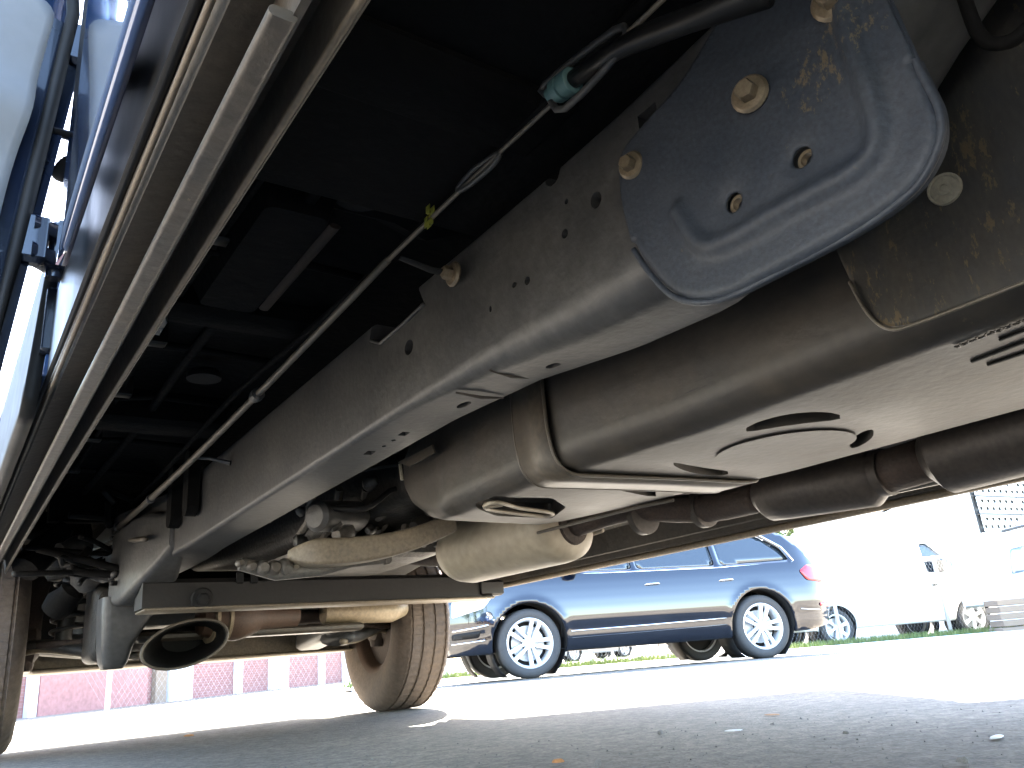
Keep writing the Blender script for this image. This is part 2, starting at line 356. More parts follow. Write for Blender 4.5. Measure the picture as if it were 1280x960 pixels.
# --- chassis rails
def rail_stations(mirror=False):
    tab=[(-2.1,.60,.72,.66,.80,.014),(-.9,.60,.72,.74,.90,.02),(-.1,.60,.73,.80,.92,.02),(.12,.60,.73,.77,.90,.03),(.24,.60,.735,.69,.86,.04),(.36,.60,.745,.60,.82,.05),(.55,.60,.752,.565,.805,.05),(.7,.60,.745,.570,.80,.045),(.9,.60,.726,.590,.80,.03),(1.15,.60,.72,.601,.80,.014),
         (2.55,.60,.72,.590,.80,.012),(2.72,.585,.72,.582,.80,.012),(2.9,.55,.70,.57,.80,.014),(3.15,.50,.67,.56,.80,.014),(3.5,.49,.65,.60,.78,.014),(4.45,.49,.62,.60,.74,.014)]
    secs=[]
    for y in sorted(set(list(np.arange(-2.1,0,.15))+list(np.arange(0,1.3,.03))+list(np.arange(1.3,4.46,.08)))):
        xo,xi,zb,zt,r=lerpc(tab,y)
        pr=rrect(xo,xi,zb,zt,(r,r*.7,.012,.012),6)
        if mirror: pr=[(2*CX-x,z) for x,z in pr]
        secs.append([(x,y,z) for x,z in pr])
    return secs
railL=MB().loft(rail_stations()).build('frame_rail',mFrame,T,50)
c=MB()
def ell(cen, axis, a, b, ang=0, n=14, depth=.05, sq=False):
    """elliptic cutter pushed through along axis ('x' or 'z')"""
    pr=[]
    for k in range(4 if sq else n):
        t=2*PI*(k+.5*sq)/(4 if sq else n); u=a*math.cos(t)*(1.3 if sq else 1); v=b*math.sin(t)*(1.3 if sq else 1)
        pr.append((u*math.cos(ang)-v*math.sin(ang),u*math.sin(ang)+v*math.cos(ang)))
    s=[]
    for d in (-.03,depth):
        if axis=='x': s.append([(cen[0]+d,cen[1]+u,cen[2]+v) for u,v in pr])
        else: s.append([(cen[0]+v,cen[1]+u,cen[2]+d) for u,v in pr])
    c.loft(s)
for px,py,a,b,sq in ((745,250,.010,.011,0),(706,292,.006,.0065,0),(708,252,.0035,.0035,0),(643,356,.0052,.004,0),(659,351,.006,.006,0),(511,434,.015,.0135,0),(690,218,.016,.016,0),(810,150,.016,.016,1),(613,386,.003,.005,0)):
    ell(P(px,py,'x',.60),'x',a,b,0,sq=bool(sq))
for px,py,a,b,sq in ((580,507,.022,.009,0),(690,446,.016,.008,0),(505,545,.013,.008,1),(462,568,.016,.009,1),(480,560,.006,.004,0),(492,553,.006,.004,0)):
    ell(P(px,py,'z',.596),'z',a,b,.1,sq=bool(sq))
pbx=[P(x,y,'x',.600) for x,y in ((462,425),(470,372),(518,347),(530,378),(476,428))]
c.loft([[(.57,p.y,p.z) for p in pbx],[(.665,p.y,p.z) for p in pbx]])
cut(railL,c,40)
# large opening low on the outer web with its bracket lip
MB().loft(rail_stations(True)).build('frame_rail',mFrame,T,50)
# gusset slots and weld tab on the near rail
for px,yy in ((243,2.42),(214,2.62)):
    q=P(px,640,'y',yy)
    MB().loft([[(.592-.02*0,yy+u,z+ .0) for u,z in rrect(-.035,.035,.66,.86,.03,4)],[(.56,yy+u,z) for u,z in rrect(-.03,.03,.66,.86,.028,4)]]).build('body_mount_bracket',mFloor,T)
wt=MB()
for (a,b) in (((612,462),(662,472)),((570,490),(630,497))):
    p=P(*a,'z',.592); q=P(*b,'z',.592); p.z-=.001; q.z-=.001
    MB().tube([p,p.lerp(q,.5)+Vector((0,0,-.003)),q],[.0016,.0028,.0012],8).build('weld_bead',mExh,railL)
pass
# spot drain lip by the big opening in the web
MB().tube([P(x,y,'x',.598) for x,y in ((464,426),(476,429),(504,405),(530,380))],.0035,8).build('bracket_lip',mFrame,railL,180)
def bolt(cen, d, r, h, m, parent, washer=True, name='bolt'):
    Tm=rot_to(d,cen); b=MB()
    if washer: b.lathe([(0.0001,0),(r*1.75,0),(r*1.8,h*.12),(r*1.55,h*.3),(r*1.1,h*.34)],20,Tm)
    hexp=[(r*math.cos(PI/3*k),r*math.sin(PI/3*k)) for k in range(6)]
    b.loft([[Tm@Vector((u*s,yy,v*s)) for u,v in hexp] for s,yy in ((1,.1*h),(1,h*.85),(.85,h),(.3,h*1.02))])
    return b.build(name,m,parent,35)
bolt(P(568,343,'x',.585),(-1,0,0),.011,.02,mBolt,railL)
# cable clamp arm
MB().tube([P(568,343,'x',.59),P(540,338,'x',.55),P(500,322,'x',.50)],[.009,.008,.006],8,flat=.4).build('clamp_arm',mBlack,T)
MB().tube([P(288,579,'x',.598),P(262,573,'x',.55),P(240,572,'x',.505)],[.012,.009,.008],8,flat=.5).build('clamp_arm',mFrame,T)

# --- blue-grey mounting plate on the near rail: pressed rib, holes, rolled edge
outl_px=[(775,195),(778,250),(792,312),(812,341),(838,368),(870,378),(912,371),(985,335),(1060,296),(1112,262),(1150,228),(1174,180),(1174,138),(1150,88),(1110,0),(1098,-60),(1000,-90),(930,-30),(850,110)]
def plp(px,py): q=P(px,py,'x',.583); return (q.y,q.z)
outl=round_poly([plp(*p) for p in outl_px],.02,4)
def disc(cy,cz,r,n=16,e=1.0): return [(cy+r*math.cos(2*PI*k/n),cz+r*e*math.sin(2*PI*k/n)) for k in range(n)]
h1=plp(1003,197); h2=plp(917,253)
Pn,Fq,rim=sheet(outl,.0026,[disc(*h1,.0105),disc(*h2,.0105)])
rib=[plp(*p) for p in ((850,265),(872,300),(905,305),(1000,255),(1075,212),(1098,170),(1085,110),(1062,40),(1050,-20))]
rib2=[tuple(v) for v in catmull([(a,b,0) for a,b in rib],6)]; rib2=[(a[0],a[1]) for a in rib2]
d=seg_dist(Pn,rib2)
de=seg_dist(Pn,outl+[outl[0]])
X=.583-.0095*np.exp(-(d/.0095)**2)
X+= .010*np.clip(1-de/.010,0,1)**2*(Pn[:,1]<.62)                                     # rolled edge bends inwards
for hy,hz in (h1,h2):
    X+=.005*np.exp(-(np.hypot(Pn[:,0]-hy,Pn[:,1]-hz)/.015)**2)
X+=.003*np.sin(Pn[:,0]*22)*np.cos(Pn[:,1]*17)
plate=mk('mounting_plate',[(X[i],Pn[i,0],Pn[i,1]) for i in range(len(Pn))],Fq,mPlate,T,180); solidify(plate,.004,0)
lowlip=[(.590,y,z) for y,z in outl if z<.66]
for hy,hz in (h1,h2): MB().lathe([(.0062,-.004),(.0095,-.004),(.0095,.004),(.0062,.004)],18,rot_to((-1,0,0),(.5935,hy,hz)),closed=True).build('weld_nut',mBolt,plate)
edge=[P(x,y,'x',.588) for x,y in outl_px[2:15]]
MB().tube(catmull(edge,5),.0035,8).build('rolled_edge',mPlate,plate,180)
for px,py,r in ((938,118,.0105),(790,207,.009),(1041,2,.0105)):
    q=P(px,py,'x',.578); bolt(q,(-1,-.25,-.1),r,.016,mBolt,plate)
mud_layer(mPlate,(.085,.068,.045),70,.80,(1,1.8,1),(.58,.295,.665),.13)
mud_layer(mPlate,(.055,.050,.042),110,1.0)
mud_layer(mShield,(.085,.060,.030),42,.86,(1,2.2,.8))
mud_layer(mFrame,(.060,.050,.038),120,.98)
mud_layer(mFrame,(.075,.055,.035),16,1.03,(1,.35,2))
mud_layer(mTank,(.075,.06,.042),90,.99)
mud_layer(mTank,(.012,.011,.011),26,1.0,(2.5,.22,2.5))
mud_layer(mExh,(.09,.06,.04),60,.99)
mud_layer(mRock,(.16,.125,.085),50,.98,(1,.3,1))
# back-up structure above/right of the plate
MB().loft([[(x,.06,z) for x,z in rrect(.66,.74,.74,.92,.02)],[(x,.16,z) for x,z in rrect(.64,.75,.72,.92,.02)],[(x,.19,z) for x,z in rrect(.66,.74,.74,.92,.02)]]).build('spring_hanger',mFloor,T)
MB().tube(catmull([P(1200,-20,'x',.66),P(1225,45,'x',.66),P(1262,52,'x',.66),P(1300,20,'x',.66)],6),.006,10).build('hanger_lip',mFloor,T)

# --- splash shield with push pin
sh_px=[(1025,180),(1040,300),(1062,352),(1085,392),(1112,411),(1150,403),(1290,349),(1380,312),(1380,-60),(1100,-60)]
def shp(px,py): q=P(px,py,'x',.785); return (q.y,q.z)
so_=round_poly([shp(*p) for p in sh_px],.02,4)
Pn,Fq,rim=sheet(so_,.006)
X=.785+.004*np.sin(Pn[:,0]*30+Pn[:,1]*14)
shield=mk('splash_shield',[(X[i],Pn[i,0],Pn[i,1]) for i in range(len(Pn))],Fq,mShield,T,180); solidify(shield,.004)
q=P(1182,237,'x',.779); Tm=rot_to((-1,-.15,-.1),q)
MB().lathe([(.0001,.004),(.004,.004),(.0045,.0065),(.0065,.0065),(.007,.004),(.013,.0035),(.0135,.0055),(.0155,.0055),(.0165,.003),(.0165,0)],28,Tm).build('push_pin',mPin,shield,35)
MB().tube(catmull([P(x,y,'x',.783) for x,y in ((1062,352),(1085,392),(1112,411),(1150,403),(1290,349),(1380,312))],5),.0022,6).build('shield_edge',mCable,shield,180)

# --- fuel tank (shell, straps, pockets)
tt=[(-.55,.90,1.38,.515,.80),(.0,.885,1.39,.503,.80),(.5,.885,1.39,.500,.80),(.95,.878,1.388,.500,.80),(1.05,.868,1.372,.500,.80),(1.10,.880,1.355,.503,.78),(1.2,.87,1.33,.503,.76),(1.34,.872,1.30,.500,.75),(1.5,.88,1.255,.500,.74),(1.56,.89,1.235,.503,.735),(1.62,.90,1.22,.52,.73),(1.70,.91,1.20,.56,.72),(1.76,.93,1.18,.60,.71),(1.79,.95,1.16,.63,.70)]
secs=[]
for y in sorted(set(list(np.arange(-.55,.9,.05))+list(np.arange(.9,1.8,.02))+[1.79])):
    x0,x1,z0,z1=lerpc(tt,y); r=.050 if y<1.5 else .035
    bulge=.012*math.exp(-((y-.78)/.10)**2)+.008*math.exp(-((y-.25)/.08)**2)
    pr=rrect(x0+bulge,x1,z0,z1,(r,.03,.03,.03),7)
    secs.append([(x,y+ (0.10*(x-.88) if y>1.3 else 0)*min(1,(y-1.3)/.25 if y>1.3 else 0),z) for x,z in pr])
tank=MB().loft(secs).build('fuel_tank',mTank,T,60)
c=MB()
def pocket(pts_px, z=.5, depth=.03, r=.01):
    pts=[P(*p,'z',z) for p in pts_px]; pr=round_poly([(p.x,p.y) for p in pts],r,4)
    c.loft([[(x,y,z-.03) for x,y in pr],[(x,y,z+depth) for x,y in pr]])
def arcband(x0,y0,x1,y1,sag,wd,n=10):
    top=[];bot=[]
    for k in range(n+1):
        t=k/n; x=x0+(x1-x0)*t; y=y0+(y1-y0)*t-4*sag*t*(1-t); ww=wd*(.35+.65*math.sin(PI*min(1,max(0,t)))**.5)
        top.append((x,y-ww/2)); bot.append((x,y+ww/2))
    return top+bot[::-1]
pocket(arcband(933,537,1050,521,5,14),r=.002)
pocket(arcband(1062,556,1092,541,0,16),r=.002)
pocket(arcband(842,580,910,591,-3,9),r=.002,depth=.015)
pocket(arcband(712,597,820,619,3,16),r=.002)
pocket([(592,634),(625,622),(690,623),(708,634),(690,648),(620,645)],r=.02,depth=.035)
cut(tank,c,45)
# raised disc, step of the bottom and the ribs of cast lettering
q=P(985,560,'z',.5)
MB().lathe([(.0001,0),(.098,0),(.104,.0008),(.116,.002)],48,Matrix.Translation((q.x-.01,q.y,.4990))@Matrix.Rotation(-PI/2,4,'X')).build('embossed_disc',mTank,tank,60)
for (a,b,wd) in (((1215,452),(1290,424),.007),((1235,456),(1320,428),.007),((1250,425),(1310,402),.006)):
    p=P(*a,'z',.499); q=P(*b,'z',.499); MB().tube([p,q],wd*.5,8,flat=.6).build('embossed_rib',mBlack,tank)
lt=MB()
for k in range(9):                                          # unreadable embossed characters
    p=P(1200+k*11,432-k*4.3,'z',.4985); s=.006
    for j in range(3):
        a=random.uniform(0,PI); lt.tube([p+Vector((math.cos(a)*s,math.sin(a)*s,0)),p-Vector((math.cos(a)*s,math.sin(a)*s,0))],.0011,5)
lt.build('embossed_lettering',mTank,tank)
# strap round the tank
st=[P(648,500,'x',.862),P(650,530,'x',.860)]
sp=[Vector((.872,1.145,.74)),Vector((.866,1.14,.62)),Vector((.866,1.135,.56)),Vector((.874,1.13,.520)),Vector((.90,1.125,.4975)),Vector((.96,1.12,.4955)),Vector((1.15,1.10,.4955)),Vector((1.33,1.085,.4955)),Vector((1.36,1.082,.51)),Vector((1.368,1.08,.56)),Vector((1.37,1.08,.7))]
spc=catmull(sp,5); V=[];F=[]
for i,p in enumerate(spc): V+= [(p.x,p.y-.05,p.z),(p.x,p.y+.05,p.z)]
for i in range(len(spc)-1): F.append((2*i,2*i+1,2*i+3,2*i+2))
strap=mk('tank_strap',V,F,mStrap,tank,60); solidify(strap,.004)
for s_ in (-.05,.05): MB().tube([p+Vector((0,s_,0)) for p in spc],.0035,6).build('strap_edge',mStrap,strap,180)
# skid lip at the tank's inner edge, latch in the pocket, label tab
MB().tube([P(672,666,'z',.497),P(740,648,'z',.497),P(800,633,'z',.497),P(842,625,'z',.497)],[.004,.005,.005,.004],8).build('shield_lip',mStrap,tank)
lk=[P(x,y,'z',.503) for x,y in ((606,632),(622,628),(650,635),(690,641),(680,645),(640,641),(612,637))]
MB().tube(catmull(lk,4,True),.0045,8,closed=True).build('strap_latch',mMuf,tank,180)
MB().tube([P(604,632,'z',.504),P(628,630,'z',.504)],[.008,.006],8).build('strap_latch',mMuf,tank)
lb=[P(x,y,'x',.845) for x,y in ((497,578),(540,556),(543,566),(512,583))]
mk('label_tab',lb+[Vector((p.x+.004,p.y,p.z)) for p in lb],[(0,1,2,3),(7,6,5,4),(0,4,5,1),(1,5,6,2),(2,6,7,3),(3,7,4,0)],mFrameW if False else mStrap,tank,None)
MB().tube([P(500,580,'x',.845),P(503,600,'x',.845)],.004,6).build('label_tab',mPin,tank)

# --- brake cable along the rail
near=[P(830,-2,'x',.50),P(770,55,'x',.50),P(690,130,'x',.50),P(620,195,'x',.50),P(485,325,'x',.50)]
cable=MB().tube(near,[.0028]*4+[.004],10).build('brake_cable',mCable,T,180)
far=[P(485,325,'x',.50),P(440,372,'x',.50),P(330,485,'x',.50),P(240,575,'x',.50),P(190,622,'x',.50),P(143,664,'x',.50)]
MB().tube(far,[.0055,.006,.007,.0085,.0095,.0095],12).build('cable_sheath',mCable,cable,180)
for px,py in ((188,624),(147,660),(320,495)):
    q=P(px,py,'x',.50); dd=(far[-1]-far[0]).normalized(); MB().lathe([(.006,-.02),(.014,-.016),(.014,.0),(.012,.012),(.006,.02)],14,rot_to(dd,q)).build('cable_ferrule',mFrame,cable)
# curled wire at the far end
MB().tube(catmull([P(182,674,'x',.52),P(140,678,'x',.49),P(118,687,'x',.46),P(90,680,'x',.44),P(74,663,'x',.43),P(70,640,'x',.43)],6),.0085,10).build('hose',mCable,T,180)
MB().tube([P(140,678,'x',.50),P(180,674,'x',.56),P(186,672,'x',.6)],[.006,.016,.02],10,flat=.5).build('hose_bracket',mFrame,T)
# connector eye (elongated loop)
def pk(pts,ax='x',v=.50): return [P(*p,ax,v) for p in pts]
MB().tube(catmull(pk(((572,236),(590,214),(606,202),(624,192),(618,204),(600,221),(580,236))),4,True),.0035,8,closed=True).build('cable_connector',mFrame,cable,180)
# holder cage with its teal insert
cage=pk(((681,106),(768,38),(783,43),(777,62),(706,136),(686,120)))
hold=MB().tube(catmull(cage,3,True),.0042,8,closed=True).build('cable_holder',mFrame,cable,180)
a,b=P(690,118,'x',.50),P(722,95,'x',.50)
MB().lathe([(.004,-.012),(.009,-.010),(.008,0),(.014,.002),(.0145,.012),(.0125,.013),(.0125,.016),(.0145,.017),(.0145,.03),(.012,.032)],20,rot_to(b-a,a.lerp(b,.15))).build('cable_insert',mTeal,hold)
MB().tube([P(716,100,'x',.50),P(770,63,'x',.50),P(800,48,'x',.505),P(860,25,'x',.51),P(960,-8,'x',.52)],[.010,.010,.012,.012,.012],12).build('cable_boot',mBlackG,cable,180)
q=P(536,270,'x',.497); lf=MB()
for k in range(14):
    u=Vector((random.uniform(-.004,.004),random.uniform(-.012,.012),random.uniform(-.018,.014))); s=random.uniform(.003,.006)
    lf.box(tuple(q+u-Vector((.0006,s,s))),tuple(q+u+Vector((.0006,s,s))),b=.0005)
lf.build('yellow_tag',mYel,cable)

# --- floor pan above it all, with ribs and pressed panels
FZ=.93
floor=MB()
ys=list(np.arange(-2.3,4.4,.07)); xs=[.20,.26,.30,.36,.48,.56,.62,.72,.86,.95,1.2,1.28,1.42,1.6,1.9,1.94]
V=[];F=[]
for y in ys:
    for x in xs:
        z=FZ+.02*math.sin(y*7.1)*(.3<x<.6)+ .06*(.9<x<1.25)-.05*max(0,1-abs(y-1.05)/.07)*(x<.7)-.03*max(0,1-abs(y-1.75)/.06)*(x<.7)
        if x in (.20,1.94): z=.80
        V.append((x,y,z))
n=len(xs)
for i in range(len(ys)-1):
    for j in range(n-1): F.append((i*n+j,i*n+j+1,(i+1)*n+j+1,(i+1)*n+j))
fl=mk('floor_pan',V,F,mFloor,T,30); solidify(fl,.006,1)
for y0,y1,zz in ((.62,.74,.84),(1.45,1.53,.865),(2.15,2.27,.85)):
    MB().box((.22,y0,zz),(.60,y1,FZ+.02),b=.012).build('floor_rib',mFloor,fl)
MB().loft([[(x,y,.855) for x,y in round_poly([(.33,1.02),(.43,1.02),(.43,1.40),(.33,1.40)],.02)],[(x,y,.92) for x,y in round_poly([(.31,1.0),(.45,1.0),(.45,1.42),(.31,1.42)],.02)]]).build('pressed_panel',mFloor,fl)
MB().tube([(.445,1.04,.86),(.445,1.38,.86)],.010,8,flat=.5).build('rust_streak_rail',mat('surface rust',(.022,.012,.007),.8,dirt=(.012,.008,.006),dirt_amt=.6,scale=14),fl)
for yy in (.55,.95,1.35,1.8,2.3):
    MB().box((.195,yy,.77),(.215,yy+.10,.80),b=.004).build('pinch_tab',mFloor,fl)

for x_,z_,r_ in ((.29,.905,.006),(.315,.905,.006),(.40,.90,.011),(.545,.86,.007)):
    MB().tube([(x_+.006*math.sin(y*3+x_*20),y,z_-.02*abs(math.sin(y*1.7))) for y in np.linspace(.25,3.2,40)],r_,8).build('brake_line',mFloor,fl,180)
for yy in (.48,.86,1.18,1.66,2.02,2.45,2.85):
    MB().box((.27,yy,.875),(.335,yy+.03,.93),b=.004).build('line_clip',mBlackG,fl)
    MB().tube([(.22,yy+.06,.885+.02*math.sin(yy*9)),(.40,yy+.065,.90),(.59,yy+.07,.895)],.008,8).build('floor_seam',mFloor,fl,180)
for yy in (.70,1.0,1.9):
    MB().lathe([(.0001,.0),(.035,.0),(.04,.008),(.04,.02)],24,rot_to((0,0,-1),(.47,yy,.915))).build('floor_plug',mBlack,fl)
# --- rocker panels
def rocker(mir):
    def X(x): return 2*CX-x if mir else x
    y0,y1=(.33,3.35) if not mir else (-.3,3.35)
    dz=0 if not mir else -.10
    n=60; secs=[]
    prof=[(.186,.622),(.189,.618),(.192,.622),(.194,.70),(.26,.78),(.26,.90),(.16,.90),(.125,.80),(.108,.72),(.108,.650),(.118,.640),(.150,.650),(.165,.662),(.182,.668)]
    for k in range(n+1):
        y=y0+(y1-y0)*k/n
        secs.append([(X(x - .006*math.sin((y-.3)/3*PI)),y,z+dz) for x,z in prof])
    rk=MB().loft(secs).build('rocker_panel',mRock,T,30)
    pts=[(X(.139),y,.605+dz) for y in np.linspace(y0+.075,y1,24)]
    MB().loft([[(X(x),p[1],z+dz) for x,z in rrect(.130,.149,.600,.609,.0042,4)] for p in pts]).build('pinch_weld',mRock,rk,50)
    if not mir: MB().box((.097,y0,.655),(.1065,y1,.79),b=.003).build('sill_cover',mBlackG,rk)
    MB().loft([[(X(.146),y0+.055,.606+dz),(X(.152),y0+.055,.606+dz),(X(.152),y0+.055,.66+dz),(X(.146),y0+.055,.66+dz)],[(X(.146),y1,.606+dz),(X(.152),y1,.606+dz),(X(.152),y1,.66+dz),(X(.146),y1,.66+dz)]]).build('pinch_flange',mRock,rk)
    if mir: MB().tube([(X(.139),y,.590+dz) for y in np.linspace(y0+.1,y1,20)],.011,8).build('seam_edge',mBeam,rk,180)
    if not mir:
        MB().tube([(.186-.006*math.sin((y-.3)/3*PI),y,.621) for y in np.linspace(.3,3.3,30)],.0034,8).build('inner_flange_edge',mRockTan,rk,180)
        MB().tube([(.106,y,.640) for y in np.linspace(.30,3.3,30)],.0030,8).build('seam_edge',mRockTan,rk,180)
    return rk
rockL=rocker(False); rockR=rocker(True)

# --- cab side by the open rear door: sill, pillar, jamb strips
YH=1.28
def vpost(pts_xy, z0, z1, lean, mat_, name, parent, dy=0.0, n=8):
    secs=[]
    for k in range(n+1):
        t=k/n; z=z0+(z1-z0)*t; L=lean*(t**1.4)
        secs.append([(x+L,y+dy*t,z) for x,y in pts_xy])
    return MB().loft(secs).build(name,mat_,parent,35)
LEANP=.115
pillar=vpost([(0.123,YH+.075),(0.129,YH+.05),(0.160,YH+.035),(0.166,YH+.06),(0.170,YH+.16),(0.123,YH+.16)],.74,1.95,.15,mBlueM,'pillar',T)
vpost([(0.167,YH+.055),(0.177,YH+.045),(0.185,YH+.06),(0.183,YH+.10),(0.167,YH+.10)],.74,1.95,.15,mBlack,'weatherstrip',pillar)
vpost([(0.186,YH+.06),(0.205,YH+.05),(0.215,YH+.07),(0.215,YH+.14),(0.186,YH+.14)],.74,1.95,.15,mBlue,'jamb_flange',pillar)
vpost([(0.216,YH+.075),(0.228,YH+.065),(0.238,YH+.09),(0.235,YH+.15),(0.216,YH+.15)],.74,1.95,.15,mBlack,'weatherstrip',pillar)
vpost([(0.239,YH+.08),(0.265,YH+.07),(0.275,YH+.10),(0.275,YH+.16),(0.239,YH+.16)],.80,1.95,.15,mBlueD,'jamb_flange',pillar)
vpost([(0.277,YH+.10),(0.365,YH+.10),(0.370,YH+.17),(0.277,YH+.17)],.97,1.95,.15,mTrim,'pillar_trim',pillar)
# body shell outside of the view: cab, hood, bed, bumpers, wheel arches
def side_panel(outline, holes, x, name, m, parent, tumble=None, res=.05):
    Pn,Fq,rim=sheet(outline,res,holes)
    VV=[]
    for y,z in Pn:
        xx=x
        if tumble: xx = x + tumble*max(0,z-1.15)
        VV.append((xx,y,z))
    o=mk(name,VV,Fq,m,parent,60); solidify(o,.012); return o
XL,XR=.075,2*CX-.075
arch=lambda yc:[(yc+.47*math.cos(a),.40+.47*math.sin(a)) for a in np.linspace(-.3,PI+.3,24)]
for X_,s,nm in ((XL,1,'left'),(XR,-1,'right')):
    side_panel([(3.38,.64),(4.45,.55),(4.62,.75),(4.62,1.02),(4.4,1.14),(3.38,1.17)],[arch(3.82)],X_,'front_fender',mBlue,T)
    side_panel([(-2.15,.68),(1.0,.68),(1.0,1.28),(-2.15,1.28)],[arch(-.47)],X_,'bed_side',mBlue,T)
fdo=[(YH+.03,.66),(3.37,.66),(3.37,1.18),(2.75,1.22),(2.35,1.80),(YH+.10,1.86)]
win=[(YH+.14,1.22),(2.62,1.24),(2.30,1.72),(YH+.17,1.76)]
fd=side_panel(fdo,[win],XL,'front_door',mBlueM,T,.20,.04)
for v in fd.data.vertices: v.co.x+=.035+.05*(v.co.z-.9)
Pn,Fq,_=sheet(win,.08); gl=mk('door_glass',[(XL+.055+.05*(z-.9)+.20*max(0,z-1.15),y,z) for y,z in Pn],Fq,mGlassD,fd,60); solidify(gl,.004)
Pn,Fq,_=sheet(round_poly([(YH+.05,.60),(3.36,.60),(3.36,.90),(YH+.05,.92)],.03,3),.04); cl_=mk('door_dark_reflection',[(XL+.020+.05*(z-.9),y,z) for y,z in Pn],Fq,mBlack,fd,60); solidify(cl_,.02)  # added dark sheet, stands in for the dark reflection low on the door
# roof, hood, bed floor, bulkheads
MB().loft([[(x,.9,z) for x,z in rrect(.24,2*CX-.24,1.84,1.93,.04)],[(x,2.3,z) for x,z in rrect(.24,2*CX-.24,1.84,1.95,.04)],[(x,2.45,z) for x,z in rrect(.26,2*CX-.26,1.83,1.90,.03)]]).build('roof',mBlue,T)
MB().loft([[(x,3.3,z) for x,z in rrect(XL+.01,XR-.01,1.05,1.19,.04)],[(x,4.4,z) for x,z in rrect(XL+.03,XR-.03,1.0,1.13,.05)],[(x,4.58,z) for x,z in rrect(XL+.05,XR-.05,.9,1.04,.05)]]).build('hood',mBlue,T)
ws=[(.30,2.42,1.85),(2*CX-.30,2.42,1.85),(2*CX-.16,3.3,1.18),(.16,3.3,1.18)]
wsm=mk('windshield',ws,[(0,1,2,3)],mGlassD,T,None); solidify(wsm,.006)
MB().box((XL+.01,-2.1,.86),(XR-.01,.98,.90),b=.01).build('bed_floor',mFloor,T)
MB().box((XL+.01,-2.14,.70),(XR-.01,-2.08,1.28),b=.02).build('tailgate',mBlue,T)
MB().box((.11,.90,.95),(2*CX-.11,.96,1.30),b=.02).build('cab_rear_panel',mBlue,T)
MB().box((.26,.91,1.30),(2*CX-.26,.95,1.84),b=.01).build('rear_window',mGlassD,T)
for s in (0,1):
    xx=.12 if not s else 2*CX-.12; d_=.12 if not s else -.12
    MB().tube([(xx+.01,.97,1.28),(xx+d_,1.0,1.86)],.035,8).build('rear_pillar',mBlue,T)
    MB().tube([(xx+.01,3.3,1.16),(xx+.05+d_*.8,2.42,1.86)],.03,8).build('windshield_pillar',mBlue,T)
MB().box((.30,3.32,.80),(2*CX-.30,3.36,1.10)).build('firewall',mFloor,T)
MB().loft([[(x,4.46,z) for x,z in rrect(.10,2*CX-.10,.60,.80,.03)],[(x,4.58,z) for x,z in rrect(.14,2*CX-.14,.60,.82,.05)],[(x,4.62,z) for x,z in rrect(.30,2*CX-.30,.64,.80,.05)]]).build('front_bumper',mChrome,T)
MB().box((.35,4.50,.80),(2*CX-.35,4.60,1.02),b=.02).build('grille',mBlackG,T)
MB().box((.25,-2.3,.62),(2*CX-.25,-2.15,.80),b=.03).build('rear_bumper',mChrome,T)
# wheel-house liners
for xx0,xx1 in ((.09,.47),(2*CX-.47,2*CX-.09)):
    V=[];F=[]
    for k,a in enumerate(np.linspace(.25,PI-.75,20)):
        V+=[(xx0,3.82+.50*math.cos(a),.40+.52*math.sin(a)),(xx1,3.82+.50*math.cos(a),.40+.52*math.sin(a))]
    for k in range(19): F.append((2*k,2*k+1,2*k+3,2*k+2))
    solidify(mk('wheel_liner',V,F,mBlack,T,60),.006)
